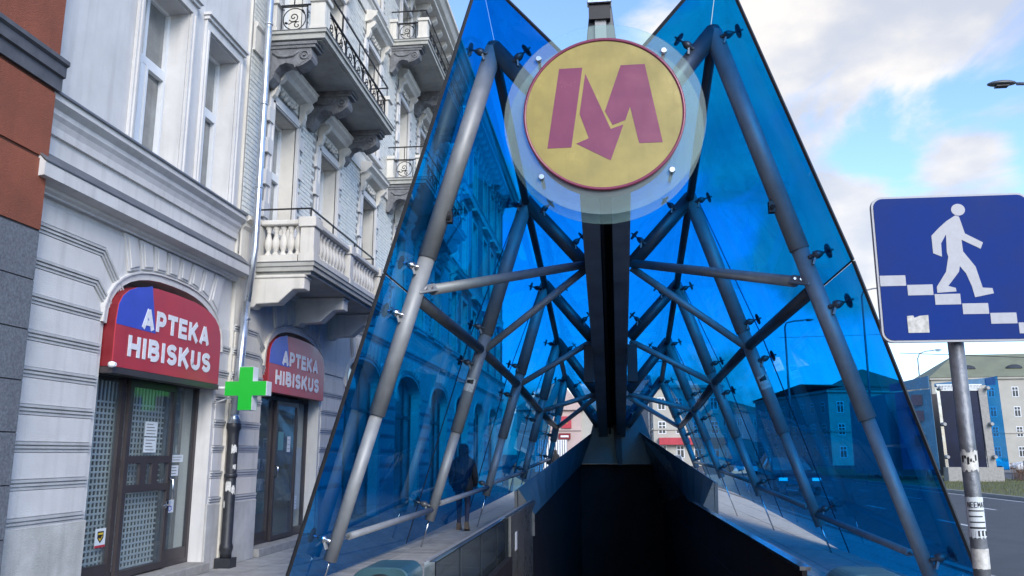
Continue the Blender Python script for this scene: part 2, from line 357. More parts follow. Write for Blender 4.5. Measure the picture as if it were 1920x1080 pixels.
# ================================================================ FACADE TOOLS
def wall_grid(mb, x0, x1, y0, y1, z0, z1, holes):
    ys = sorted({y0, y1, *[h[0] for h in holes], *[h[1] for h in holes]}); ys = [v for v in ys if y0 <= v <= y1]
    for a, b in zip(ys, ys[1:]):
        m = (a + b) / 2; hs = sorted((h[2], h[3]) for h in holes if h[0] < m < h[1]); z = z0
        for h0, h1 in hs:
            if h0 > z: mb.box(x0, x1, a, b, z, h0)
            z = h1
        if z < z1: mb.box(x0, x1, a, b, z, z1)
def offs(pts, d):
    out_ = []
    for i, p in enumerate(pts):
        a = Vector(pts[max(i-1, 0)]); b = Vector(pts[min(i+1, len(pts)-1)]); p = Vector(p)
        if 0 < i < len(pts) - 1:
            n1 = (p - a).normalized(); n2 = (b - p).normalized(); n1 = Vector((-n1.y, n1.x)); n2 = Vector((-n2.y, n2.x)); n = (n1 + n2).normalized(); n = n / max(0.5, n.dot(n1))
        else:
            t = (b - a).normalized(); n = Vector((-t.y, t.x))
        out_.append(p + n * d)
    return out_
def ribbon(mb, pts, d0, d1, x0, x1):       # strip between two offsets of a polyline in (y,z), from x0 to x1
    pts = [p for i, p in enumerate(pts) if i == 0 or (Vector(p) - Vector(pts[i-1])).length > 1e-5]
    A = offs(pts, d0); B = offs(pts, d1)
    for i in range(len(pts) - 1):
        q = [A[i], A[i+1], B[i+1], B[i]]
        mb.hexa([(x0, v.x, v.y) for v in q] + [(x1, v.x, v.y) for v in q])
def band(pts, X, root, name='moulding'):
    b = MB(); ribbon(b, pts, -.045, .045, X, X + .012); ribbon(b, pts, .022, .045, X + .012, X + .040); ribbon(b, pts, -.012, .008, X + .012, X + .032); ribbon(b, pts, -.045, -.026, X + .012, X + .022)
    return b.build(name, 'groove', root)
def arch_pts(y0, y1, zs, za, n=18, p=2.5):
    yc, hw = (y0 + y1) / 2, (y1 - y0) / 2; r_ = []
    for i in range(n + 1):
        t = math.pi * (1 - i / n); c, s = math.cos(t), math.sin(t)
        r_.append((yc + hw * (abs(c) ** (2/p)) * (1 if c > 0 else -1), zs + (za - zs) * abs(s) ** (2/p)))
    return r_
def arch_wall(mb, x0, x1, y0, y1, zs, za, zt, p=2.5):
    A = arch_pts(y0, y1, zs, za, p=p)
    for a, b in zip(A, A[1:]): mb.hexa([(x0, a[0], a[1]), (x0, b[0], b[1]), (x0, b[0], zt), (x0, a[0], zt), (x1, a[0], a[1]), (x1, b[0], b[1]), (x1, b[0], zt), (x1, a[0], zt)])
def sash(root, X, y0, y1, z0, z1, zt, nl=2, m='frame', dark=False, curtain=True):
    # window: frame with transom at zt; lower part has nl casements, upper part nl panes
    wf = MB(); f = .055; wf.box(X, X + .07, y0, y0 + f, z0, z1); wf.box(X, X + .07, y1 - f, y1, z0, z1); wf.box(X, X + .07, y0 + f, y1 - f, z1 - f, z1); wf.box(X, X + .07, y0 + f, y1 - f, z0, z0 + f)
    wf.box(X, X + .085, y0 + f, y1 - f, zt - .05, zt + .05)
    for i in range(1, nl):
        y = y0 + (y1 - y0) * i / nl; wf.box(X, X + .08, y - .045, y + .045, z0 + f, zt - .05); wf.box(X, X + .075, y - .03, y + .03, zt + .05, z1 - f)
    o = wf.build('window', m, root)
    for i in range(nl):
        a = y0 + (y1 - y0) * i / nl + .05; b = y0 + (y1 - y0) * (i + 1) / nl - .05
        cf = MB(); c = .035
        cf.box(X + .03, X + .095, a, a + c, z0 + f, zt - .05); cf.box(X + .03, X + .095, b - c, b, z0 + f, zt - .05); cf.box(X + .03, X + .095, a + c, b - c, z0 + f, z0 + f + c); cf.box(X + .03, X + .095, a + c, b - c, zt - .05 - c, zt - .05)
        cf.build('casement', m, o)
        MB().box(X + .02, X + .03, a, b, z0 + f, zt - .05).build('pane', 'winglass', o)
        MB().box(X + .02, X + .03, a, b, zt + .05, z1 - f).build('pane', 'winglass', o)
    return o
# ================================================================ BUILDING 1 (pale tenement with the first pharmacy)
X1 = -5.3
b1 = empty('tenement_building', (X1, 9, 0), 'pale bluish stucco tenement with two tall white windows over a pharmacy arch', 'building')
Y0, Y1 = 6.80, 11.08
AY0, AY1, AZS, AZA = 8.15, 10.72, 2.85, 3.50
wl = MB(); wall_grid(wl, X1 - .4, X1, Y0, Y1, 0, 3.95, [(AY0, AY1, 0, 3.95)]); arch_wall(wl, X1 - .4, X1, AY0, AY1, AZS, AZA, 3.95)
W1 = [(8.32, 9.36), (9.86, 10.76)]
wall_grid(wl, X1 - .42, X1 - .004, Y0, Y1, 3.95, 16, [(a, b, 4.93, 7.10) for a, b in W1] + [(a, b, 8.9, 11.0) for a, b in W1] + [(a, b, 12.4, 14.2) for a, b in W1])
wl.box(X1 - 9, X1 - .42, Y0, Y1, 3.3, 16)
wl.build('wall', 'stucco', b1)
MB().box(X1 - .0, X1 + .035, Y0, AY0 - .02, 0, 0.84).build('plinth', 'socle', b1, .006)
MB().box(X1 - .0, X1 + .03, AY1 + .0, Y1, 0, 0.84).build('plinth', 'socle', b1, .006)
zz = [0.88 + .338 * k for k in range(9)]
for k, z in enumerate(zz):
    if k < 7: pts = [(Y0, z), (AY0 - .06, z)]
    elif k == 7: pts = [(Y0, z), (7.93, z), (8.20, z - .22)]
    else: pts = [(Y0, z), (8.00, z), (8.34, z - .32), (8.42, z - .40)]
    band(pts, X1, b1)
    ye = AY0 - .07 if k < 6 else (7.85 if k < 8 else 8.35)
    ztop = z + .338 - .05 if k < 8 else 3.84
    ysh = 0.0
    if k < 6: MB().box(X1, X1 + .018, Y0 + .01, ye, z + .05, ztop).build('stucco_block', 'stucco', b1, .006)
    elif k == 6: MB().prism([(Y0 + .01, z + .05), (8.08, z + .05), (7.90, ztop - .0), (Y0 + .01, ztop)], 'x', X1, X1 + .018).build('stucco_block', 'stucco', b1, .006)
    elif k == 7: MB().prism([(Y0 + .01, z + .05), (7.95, z + .05), (8.18, z - .14), (8.28, z - .03), (7.96, ztop), (Y0 + .01, ztop)], 'x', X1, X1 + .018).build('stucco_block', 'stucco', b1, .006)
    else: MB().prism([(Y0 + .01, z + .06), (8.04, z + .06), (8.42, z - .28), (8.40, ztop), (Y0 + .01, ztop)], 'x', X1, X1 + .018).build('stucco_block', 'stucco', b1, .006)
    if k < 7:
        band([(AY1 + .06, z), (Y1, z)], X1, b1); MB().box(X1, X1 + .018, AY1 + .07, Y1 - .01, z + .05, z + .288).build('stucco_block', 'stucco', b1, .006)
A = arch_pts(AY0, AY1, AZS, AZA); a_ = MB(); ribbon(a_, A, 0.0, .075, X1, X1 + .035); ribbon(a_, A, .075, .095, X1, X1 + .055); a_.build('arch_moulding', 'stucco', b1)
def voussoirs(root, X, ay0, ay1, azs, aza, zt, ya, yb, n, m='stucco'):
    yc, hw = (ay0 + ay1) / 2, (ay1 - ay0) / 2
    def az(y):
        t = min(1, abs((y - yc) / (hw + .10))); return azs + (aza - azs + .10) * (1 - t ** 2.5) ** (1 / 2.5)
    for i in range(n):
        a = ya + (yb - ya) * i / n + .022; b = ya + (yb - ya) * (i + 1) / n - .022
        fa = (a - yc) * .16; fb = (b - yc) * .16
        q = [(a, az(a) + .02), (b, az(b) + .02), (b + fb, zt), (a + fa, zt)]
        p = MB(); p.prism(q, 'x', X, X + .035)
        cy = sum(v[0] for v in q) / 4; cz = sum(v[1] for v in q) / 4
        q2 = [(cy + (v[0] - cy) * .70, cz + (v[1] - cz) * .84) for v in q]; p.prism(q2, 'x', X + .035, X + .052)
        p.build('voussoir', m, root, .005)
voussoirs(b1, X1, AY0, AY1, AZS, AZA, 3.89, 8.46, 10.62, 8)
def profile(root, name, m, pts, y0, y1, bevel=0): return MB().prism(pts, 'y', y0, y1).build(name, m, root, bevel)
profile(b1, 'cornice', 'stucco', [(X1, 3.90), (X1 + .06, 3.90), (X1 + .06, 3.92), (X1 + .10, 3.94), (X1 + .10, 3.97), (X1 + .24, 3.99), (X1 + .24, 4.12), (X1 + .22, 4.13), (X1 + .10, 4.26), (X1 + .04, 4.30), (X1, 4.30)], Y0 - .12, Y1)
profile(b1, 'cornice_flashing', 'lead', [(X1 + .095, 4.262), (X1 + .25, 4.122), (X1 + .252, 4.135), (X1 + .10, 4.278)], Y0 - .12, Y1)
profile(b1, 'string_course', 'stucco', [(X1, 4.52), (X1 + .03, 4.52), (X1 + .03, 4.60), (X1 + .05, 4.66), (X1 + .08, 4.70), (X1 + .08, 4.75), (X1 + .15, 4.80), (X1 + .15, 4.87), (X1, 4.90)], Y0 - .06, Y1)
profile(b1, 'cornice_flashing', 'lead', [(X1, 4.902), (X1 + .165, 4.874), (X1 + .165, 4.86), (X1 + .172, 4.86), (X1 + .172, 4.884), (X1, 4.915)], Y0 - .06, Y1)
for (a, b) in W1:
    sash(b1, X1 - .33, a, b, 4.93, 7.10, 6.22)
    t = MB(); t.box(X1, X1 + .04, a - .11, a - .01, 4.90, 7.12); t.box(X1, X1 + .04, b + .01, b + .11, 4.90, 7.12)
    t.box(X1, X1 + .04, a - .11, b + .11, 7.12, 7.24); t.box(X1, X1 + .075, a - .13, b + .13, 7.24, 7.29); t.box(X1, X1 + .06, a - .08, a - .05, 4.90, 7.1); t.box(X1, X1 + .06, b + .05, b + .08, 4.90, 7.1)
    t.box(X1, X1 + .11, a - .15, b + .15, 7.29, 7.33)
    t.build('window_surround', 'stucco', b1)
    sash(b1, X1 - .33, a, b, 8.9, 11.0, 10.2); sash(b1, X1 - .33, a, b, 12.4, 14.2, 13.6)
# pharmacy entrance in building 1
XD = -5.55
def room(root, y0, y1):
    r_ = MB(); r_.box(XD - 3.2, XD - 3.1, y0, y1, 0, 3.2); r_.box(XD - 3.1, XD - .3, y0, y0 + .05, 0, 3.2); r_.box(XD - 3.1, XD - .3, y1 - .05, y1, 0, 3.2); r_.box(XD - 3.1, XD - .02, y0 + .05, y1 - .05, .0, .08); r_.box(XD - 3.1, XD - .3, y0 + .05, y1 - .05, 3.0, 3.1)
    r_.build('shop_interior', 'room', root)
room(b1, 8.0, 10.95)
MB().box(XD - .1, X1 + .12, AY0, AY1, 0, .12).build('doorstep', 'kerb', b1, .01)
def frame_rect(mb, X, t, y0, y1, z0, z1, f): mb.box(X, X+t, y0, y0+f, z0, z1); mb.box(X, X+t, y1-f, y1, z0, z1); mb.box(X, X+t, y0+f, y1-f, z1-f, z1); mb.box(X, X+t, y0+f, y1-f, z0, z0+f)
df = MB(); frame_rect(df, XD, .06, 8.18, 10.72, .12, 2.40, .06)
df.box(XD, XD + .06, 8.92, 9.00, .18, 2.34); df.box(XD, XD + .06, 10.06, 10.13, .18, 2.34); df.box(XD, XD + .055, 8.24, 8.92, .18, .32); df.box(XD, XD + .055, 10.13, 10.66, .18, .32)
dfo = df.build('door_frame', 'doormetal', b1)
MB().box(XD + .02, XD + .03, 8.24, 8.92, .32, 2.34).build('pane', 'shopglass', dfo)
MB().box(XD + .02, XD + .03, 10.13, 10.66, .32, 2.34).build('pane', 'shopglass', dfo)
dl = MB(); frame_rect(dl, XD + .062, .045, 9.01, 10.05, .14, 2.33, .075)
dl.box(XD + .062, XD + .107, 9.085, 9.975, 1.385, 1.47); dl.box(XD + .062, XD + .107, 9.085, 9.975, 1.06, 1.145)
for a, b in ((9.34, 9.42), (9.65, 9.73)): dl.box(XD + .062, XD + .107, a, b, 1.145, 1.385)
dl.box(XD + .062, XD + .107, 9.42, 9.47, 1.145, 1.385); dl.box(XD + .062, XD + .107, 9.60, 9.65, 1.145, 1.385)
dlo = dl.build('door', 'doormetal', b1)
h = MB(); h.tube([(XD + .10, 10.00, 1.20), (XD + .17, 10.00, 1.18), (XD + .17, 10.00, .95), (XD + .10, 10.00, .93)], .014, 8); h.box(XD + .105, XD + .12, 9.975, 10.02, .84, .92); h.tube([(XD + .11, 9.99, .88), (XD + .16, 9.99, .88), (XD + .16, 9.84, .88)], .01, 6)
h.build('handle', 'chrome', dlo)
for a in ((9.085, 9.975, 1.47, 2.255), (9.085, 9.34, 1.145, 1.385), (9.47, 9.60, 1.145, 1.385), (9.73, 9.975, 1.145, 1.385), (9.085, 9.975, .215, 1.06)):
    MB().box(XD + .08, XD + .088, *a).build('pane', 'shopglass', dlo)
gr = MB(); XG = XD - .06
y = 8.26
while y < 10.04: gr.box(XG, XG + .012, y, y + .016, .2, 2.3); y += .072
z = .2
while z < 2.1: gr.box(XG + .003, XG + .015, 8.25, 10.05, z, z + .022); z += .064
gr.build('security_grille', 'crosswhite', b1, kind='stuff')
cu_ = MB()
for i in range(7): cu_.lathe([(.035, .2), (.035, 2.3)], (XD - .16 + .012 * math.sin(i * 2.1), 10.30 + i * .05, 0), 6)
cu_.build('curtain', 'curtain', b1)
def note(y0, y1, z0, z1, m='paper', X=None, root=None, lines=4, lab=None):
    X = XD + .0905 if X is None else X
    p = MB().box(X, X + .002, y0, y1, z0, z1).build('notice', m, root or dlo, label=lab)
    if lines:
        q = MB()
        for i in range(lines):
            zz_ = z1 - (z1 - z0) * (i + .8) / (lines + .6); q.box(X + .002, X + .003, y0 + (y1-y0)*.12, y1 - (y1-y0)*random.uniform(.1, .4), zz_ - .004, zz_ + .004)
        q.build('print', 'doormetal', p)
note(9.40, 9.67, 1.70, 1.87); note(9.40, 9.67, 1.51, 1.685)
note(10.16, 10.46, 1.39, 1.48, X=XD + .031, root=dfo, lines=2, lab='small white sticker with blue corner on the side pane'); note(10.16, 10.36, 1.22, 1.35, X=XD + .031, root=dfo, lines=3)
note(10.14, 10.31, .77, .925, X=XD + .031, root=dfo, lines=0, lab='white sticker with a blue wheelchair symbol')
wc = MB(); X_ = XD + .034
ribbon(wc, [(10.215, .885), (10.215, .845), (10.25, .845), (10.265, .80)], -.006, .006, X_, X_ + .001)
for i in range(12):
    a, b = math.pi * (.6 + i / 12 * 1.3), math.pi * (.6 + (i + 1) / 12 * 1.3)
    ribbon(wc, [(10.22 + .035*math.cos(a), .825 + .035*math.sin(a)), (10.22 + .035*math.cos(b), .825 + .035*math.sin(b))], -.005, .005, X_, X_ + .001)
wc.lathe([(.009, 0), (.009, .001)], (X_, 10.215, .90), 10, 'x'); wc.build('wheelchair_symbol', 'blue', bpy.data.objects['door_frame'])
s_ = MB(); s_.box(XD + .031, XD + .033, 8.70, 8.89, .50, .70); sh = s_.build('security_sticker', 'paper', dfo)
q = MB(); q.box(XD + .033, XD + .034, 8.70, 8.89, .50, .525); q.build('sticker_band', 'red', sh)
q = MB(); q.prism([(8.74, .67), (8.85, .67), (8.85, .60), (8.795, .545), (8.74, .60)], 'x', XD + .033, XD + .035); q.build('shield', 'black', sh)
q = MB(); ribbon(q, [(8.765, .60), (8.79, .575), (8.83, .62)], -.006, .006, XD + .035, XD + .036); q.box(XD + .035, XD + .036, 8.75, 8.84, .635, .655); q.build('shield_tick', 'yellowink', sh)
# pharmacy fascia signs
def arc_(cx_, cy_, rx, ry, a0, a1, n=8): return [(cx_ + rx*math.cos(R(a0 + (a1-a0)*i/n)), cy_ + ry*math.sin(R(a0 + (a1-a0)*i/n))) for i in range(n + 1)]
TK = .125   # half stroke
GL = {'A': (.86, [[(.10, 0), (.43, .96)], [(.76, 0), (.43, .96)], [(.24, .30), (.62, .30)]]),
 'P': (.74, [[(TK, 0), (TK, 1 - .1), (.40, .9)] + arc_(.40, .66, .22, .24, 90, -90) + [(.225, .42)]]),
 'T': (.74, [[(.0, .9), (.74, .9)], [(.37, .84), (.37, 0)]]), 'E': (.70, [[(.66, .9), (TK, .9), (TK, .1), (.70, .1)], [(TK, .5), (.62, .5)]]),
 'K': (.84, [[(TK, 0), (TK, 1)], [(TK, .34), (.70, 1.0)], [(.34, .52), (.74, .0)]]), 'H': (.80, [[(TK, 0), (TK, 1)], [(.80 - TK, 0), (.80 - TK, 1)], [(TK, .5), (.8 - TK, .5)]]),
 'I': (2 * TK, [[(TK, 0), (TK, 1)]]), 'B': (.78, [[(TK, .1), (TK, .9), (.42, .9)] + arc_(.42, .715, .18, .185, 90, -90, 6) + [(.225, .53)], [(.225, .51), (.42, .51)] + arc_(.44, .305, .21, .205, 90, -90, 6) + [(.225, .1)]]),
 'S': (.74, [arc_(.37, .70, .25, .20, 20, 265, 10) + arc_(.37, .305, .26, .205, 85, -160, 10)]), 'U': (.78, [[(TK, 1), (TK, .36)] + arc_(.39, .36, .275, .26, 180, 360, 10) + [(.78 - TK, 1)]])}
def letters(root, word, X, y, z, W, H):
    tot = sum(GL[c][0] for c in word) + .13 * (len(word) - 1); sx = W / tot; o = y
    for c in word:
        q = MB()
        for n_, st_ in enumerate(GL[c][1]):
            P = [(o + a * sx, z + b * H) for a, b in st_]; ribbon(q, P, -TK * .92 * (sx + H) / 2, TK * .92 * (sx + H) / 2, X, X + .005 + .0012 * n_)
        q.build('letter', 'led', root); o += (GL[c][0] + .13) * sx
def fascia(X, y0, y1, z0, z1, labl, body, back):
    W_ = y1 - y0
    root = empty('pharmacy_sign', (X, y0, z0), labl, 'shop sign', 'pharmacy fascia signs over the arches')
    pts = [(y0, z0), (y1, z0), (y1, z0 + (z1-z0)*.56)]
    n = 14
    zs = z0 + (z1 - z0) * .50
    up = arch_pts(y0, y1, zs, z1, n=n, p=2.9)[::-1]
    pts = [(y0, z0), (y1, z0)] + up
    MB().prism(pts, 'x', back, X - .012).build('sign_box', 'darkred', root)
    MB().prism(pts, 'x', X - .012, X).build('sign_face', 'red', root)
    yb = y0 + W_ * .265; zb = z0 + (z1 - z0) * .46
    bl = [(y0 + .004, zb)] + [(yb + W_*.06, zb)] + [(yb, z1 - .004)] + [p for p in up if p[0] < yb and p[1] > zb + .01]
    bl = [(p[0], min(p[1], z1 - .003)) for p in bl]
    MB().prism(bl, 'x', X, X + .003).build('blue_field', 'blue', root)
    rot = (R(90), 0, R(90))
    hh = (z1 - z0)
    letters(root, 'APTEKA', X + .0035, y0 + W_*.20, z0 + hh*.485, W_*.655, hh*.235)
    letters(root, 'HIBISKUS', X + .0035, y0 + W_*.10, z0 + hh*.135, W_*.79, hh*.235)
    return root
f1 = fascia(-5.17, 8.17, 10.58, 2.40, 3.38, 'red APTEKA HIBISKUS sign over the nearer pharmacy door with grille', None, -5.33)
q = MB(); q.box(-5.33, -5.16, 8.17, 10.58, 2.33, 2.395); q.build('gutter', 'doormetal', f1)
q = MB(); q.lathe([(.03, 0), (.035, .03), (.02, .07)], (-5.17, 8.12, 2.41), 10, 'x'); q.build('small_lamp', 'crosswhite', f1)
# ================================================================ ORANGE BUILDING
XO = -5.12
bo = empty('tenement_building', (XO, 0, 0), 'rust red stucco tenement with grey granite base at the left edge', 'building')
g = MB(); g.box(XO - 10, XO - .03, -34, 6.79, 0, 17.5); g.build('wall', 'rust', bo)
me_g = MB().box(XO - .03, XO, .006, 1.194, .006, .444).mesh('granite_block', 'granite', .004)
MB().box(XO - .03, XO - .012, -6, 6.79, 0, 3.5).build('granite_joints', 'granjoint', bo)
for k in range(7):
    for j in range(4): inst(me_g, 'granite_block', (0, 6.79 - 1.2 * (j + 1) + (.0 if k % 2 else 0.0), k * .45 + .33), bo)
me_s = MB().box(XO - .03, XO, 0.0, 6.79, .012, .66).mesh('stucco_panel', 'rust', .006)
MB().box(XO - .03, XO - .014, -6, 6.79, 3.5, 12).build('stucco_joints', 'rustjoint', bo)
for z in (3.485, 4.165): inst(me_s, 'stucco_panel', (0, 0, z), bo)
for k in range(7): inst(me_s, 'stucco_panel', (0, 0, 5.18 + k * .68), bo)
profile(bo, 'cornice', 'darkstone', [(XO - .02, 4.86), (XO + .02, 4.86), (XO + .02, 4.99), (XO + .05, 5.0), (XO + .05, 5.10), (XO + .08, 5.12), (XO + .08, 5.16), (XO - .02, 5.18)], -6, 6.84)
# row further behind the camera (shades the street, seen in reflections)
# ================================================================ BUILDING 2
X2 = -5.25; YB, YE = 11.10, 41.0
b2 = empty('tenement_building', (X2, 15, 0), 'white glazed brick tenement with stone and iron balconies past the downpipe', 'building')
archc = [13.47, 17.5, 21.5, 25.5, 29.5, 33.5, 37.5]
wins = [12.50, 14.66, 17.35, 20.25, 22.55, 24.85, 27.7, 29.9, 32.1, 34.9, 37.1, 39.3]
HW = .50
wl = MB(); ar = [(c - 1.28, c + 1.28) for c in archc]
wall_grid(wl, X2 - .4, X2, YB, YE, 0, 4.0, [(a, b, 0, 4.0) for a, b in ar])
for a, b in ar: arch_wall(wl, X2 - .4, X2, a, b, 2.80, 3.47, 4.0)
st = [(4.40, 6.98), (8.10, 10.55), (11.75, 13.35)]
def zrange(i, c): 
    z0, z1 = st[i]
    if i == 0 and c > 15.5: z0 = 4.85
    return z0, z1
wall_grid(wl, X2 - .42, X2 - .02, YB, YE, 4.0, 14.4, [(c - HW, c + HW, *zrange(i, c)) for c in wins for i in range(3)])
wl.box(X2 - 10, X2 - .42, YB, YE, 3.3, 14.4)
wl.build('wall', 'stucco2', b2)
# brick facing as real bricks
bk = MB(); bl_, bh = .245, .062
mt = MB(); wall_grid(mt, X2 - .02, X2 - .006, YB, YE, 4.35, 14.0, [(c - HW, c + HW, *zrange(i, c)) for c in wins for i in range(3)]); mt.build('brick_bedding', 'mortar', b2)
z = 4.98; k = 0
while z < 12.9:
    if not (7.50 < z + .03 < 7.98 or 11.2 < z + .03 < 11.62):
        y = YB + .02 + (0 if k % 2 else -.13)
        while y < 27.0:
            a, b = max(y, YB + .02), y + bl_
            ok = True
            for c in wins:
                for i in range(3):
                    z0, z1 = zrange(i, c); ez = 1.0 if i < 2 else .3
                    if b > c - HW - .17 and a < c + HW + .17 and z + bh > z0 - .1 and z < z1 + .25: ok = False
            if ok and b > a:
                x_ = X2 + random.uniform(-.001, .004)
                v = [bk.b.verts.new(p) for p in ((x_, a, z), (x_, b, z), (x_, b, z + bh), (x_, a, z + bh), (X2 - .012, a, z), (X2 - .012, b, z), (X2 - .012, b, z + bh), (X2 - .012, a, z + bh))]
                for f in ((0, 1, 2, 3), (0, 4, 5, 1), (3, 2, 6, 7), (0, 3, 7, 4), (1, 5, 6, 2)): bk.b.faces.new([v[i] for i in f])
            y += bl_ + .012
    z += bh + .011; k += 1
bk.build('glazed_brick', 'gbrick', b2, kind='stuff')
profile(b2, 'cornice', 'stucco2', [(X2, 4.0), (X2 + .03, 4.0), (X2 + .05, 4.05), (X2 + .10, 4.08), (X2 + .10, 4.14), (X2 + .03, 4.18), (X2 + .03, 4.70), (X2 + .07, 4.74), (X2 + .07, 4.79), (X2 + .14, 4.83), (X2 + .14, 4.88), (X2, 4.95)], YB + .02, YE)
profile(b2, 'string_course', 'stucco2', [(X2, 7.50), (X2 + .04, 7.50), (X2 + .04, 7.86), (X2 + .07, 7.90), (X2 + .07, 7.95), (X2, 7.98)], YB + .02, YE)
profile(b2, 'string_course', 'stucco2', [(X2, 11.2), (X2 + .04, 11.2), (X2 + .04, 11.5), (X2 + .09, 11.56), (X2 + .09, 11.6), (X2, 11.62)], YB + .02, YE)
profile(b2, 'roof_cornice', 'stucco2', [(X2, 13.75), (X2 + .08, 13.75), (X2 + .10, 13.9), (X2 + .62, 13.95), (X2 + .62, 14.05), (X2 + .72, 14.10), (X2 + .80, 14.25), (X2 + .86, 14.28), (X2 + .86, 14.40), (X2, 14.5)], YB, YE)
# modillions and festoons under the roof cornice
md = MB().prism([(0, 0), (.50, 0), (.50, -.12), (.40, -.20), (.22, -.16), (.14, -.30), (.10, -.52), (0, -.56)], 'y', -.11, .11).mesh('modillion', 'stucco2', .012)
y = 11.5
while y < 40.5: inst(md, 'modillion', (X2, y, 13.945), b2); y += .74
# ground floor piers, bands, arches
for ai in range(len(archc) + 1):
    pa = YB + .02 if ai == 0 else ar[ai-1][1] + .06; pb = ar[ai][0] - .06 if ai < len(archc) else YE
    for k in range(8):
        z = 0.88 + .338 * k
        if k < 6 or ai == 0:
            e = pb if k < 6 else pb - .10 - .12 * (k - 6)
            if k >= 6 and ai < 3:
                pts = [(pa, z), (e - .05, z), (e + .20, z - .20)]
            else: pts = [(pa, z), (pb, z)]
            band(pts, X2, b2)
        if k < 7:
            MB().box(X2, X2 + .02, pa + .02, pb - (0 if k < 6 else .14), z + .05, z + .288).build('stucco_block', 'stucco2', b2, .006)
    if ai < 5:
        MB().box(X2, X2 + .04, pa, pb, 0, .84).build('plinth', 'socle', b2, .006)
band([(pa, 3.58), (pb, 3.58)], X2, b2)
for i, (a, b) in enumerate(ar):
    A = arch_pts(a, b, 2.80, 3.47); a_ = MB(); ribbon(a_, A, 0, .075, X2, X2 + .035); ribbon(a_, A, .075, .095, X2, X2 + .055); a_.build('arch_moulding', 'stucco2', b2)
    if i < 4: voussoirs(b2, X2, a, b, 2.80, 3.47, 3.9, a + .30, b - .10, 8, 'stucco2')
    MB().box(X2 - .45, X2 + .10, a, b, 0, .12).build('doorstep', 'kerb', b2, .01)
room(b2, 11.6, 15.3)
# second pharmacy door
XE = -5.5
d = MB(); frame_rect(d, XE, .06, 12.24, 14.72, .12, 2.42, .055); d.box(XE, XE + .06, 13.10, 13.17, .17, 2.36); d.box(XE, XE + .06, 14.13, 14.21, .17, 2.36); d.box(XE, XE + .05, 12.30, 13.10, .17, .30); d.box(XE, XE + .05, 14.21, 14.66, .17, .26)
do = d.build('door_frame', 'doormetal', b2)
MB().box(XE + .02, XE + .03, 12.30, 13.10, .30, 2.36).build('pane', 'shopglass', do); MB().box(XE + .02, XE + .03, 14.21, 14.66, .26, 2.36).build('pane', 'shopglass', do)
d = MB(); frame_rect(d, XE + .062, .045, 13.175, 14.125, .14, 2.35, .07); do2 = d.build('door', 'doormetal', b2)
MB().box(XE + .08, XE + .088, 13.245, 14.055, .21, 2.28).build('pane', 'shopglass', do2)
q = MB(); q.tube([(XE + .10, 13.21, 1.30), (XE + .16, 13.21, 1.28), (XE + .16, 13.21, 1.14), (XE + .10, 13.21, 1.12)], .013, 8); q.build('handle', 'chrome', do2)
note(13.33, 13.55, 1.55, 1.85, 'teal', XE + .0905, do2, 0); note(13.72, 13.86, 1.52, 1.78, 'paper', XE + .0905, do2, 3)
note(14.30, 14.60, .55, 1.6, 'paper', XE + .015, do, 0, 'tall pale panel behind the side pane'); note(14.34, 14.42, .55, .78, 'paper', XE + .031, do, 4)
sf = empty('display_shelf', (XE - .7, 13.4, .08), 'shelf of small white and teal packages behind the second pharmacy door', 'shelf')
q = MB()
for z in (.5, .85, 1.2, 1.55, 1.9): q.box(XE - .75, XE - .45, 12.4, 14.5, z, z + .02)
q.box(XE - .78, XE - .75, 12.4, 14.5, .08, 2.1); q.build('shelf_board', 'teal', sf)
for m in ('white', 'teal', 'paper'):
    q = MB()
    for z in (.52, .87, 1.22, 1.57):
        for i in range(14):
            y = 12.45 + random.random() * 1.95; hgt = random.uniform(.08, .2); q.box(XE - .7 + random.random()*.1, XE - .5, y, y + random.uniform(.05, .12), z, z + hgt)
    q.build('package', m, sf, kind='stuff')
f2 = fascia(-5.16, 12.2, 14.70, 2.43, 3.38, 'red APTEKA HIBISKUS sign over the farther pharmacy door behind the green cross', None, -5.3)
# other arches: dark shop windows
for i, (a, b) in enumerate(ar[1:]):
    d = MB(); frame_rect(d, X2 - .28, .06, a, b, .12, 3.45, .07); m_ = (a + b) / 2; d.box(X2 - .28, X2 - .22, m_ - .5, m_ - .43, .19, 3.38); d.box(X2 - .28, X2 - .22, m_ + .43, m_ + .5, .19, 3.38); d.box(X2 - .28, X2 - .22, a + .07, b - .07, 2.4, 2.48)
    o = d.build('shop_window', 'doormetal', b2)
    MB().box(X2 - .27, X2 - .262, a + .07, b - .07, .19, 3.38).build('pane', 'winglass', o)
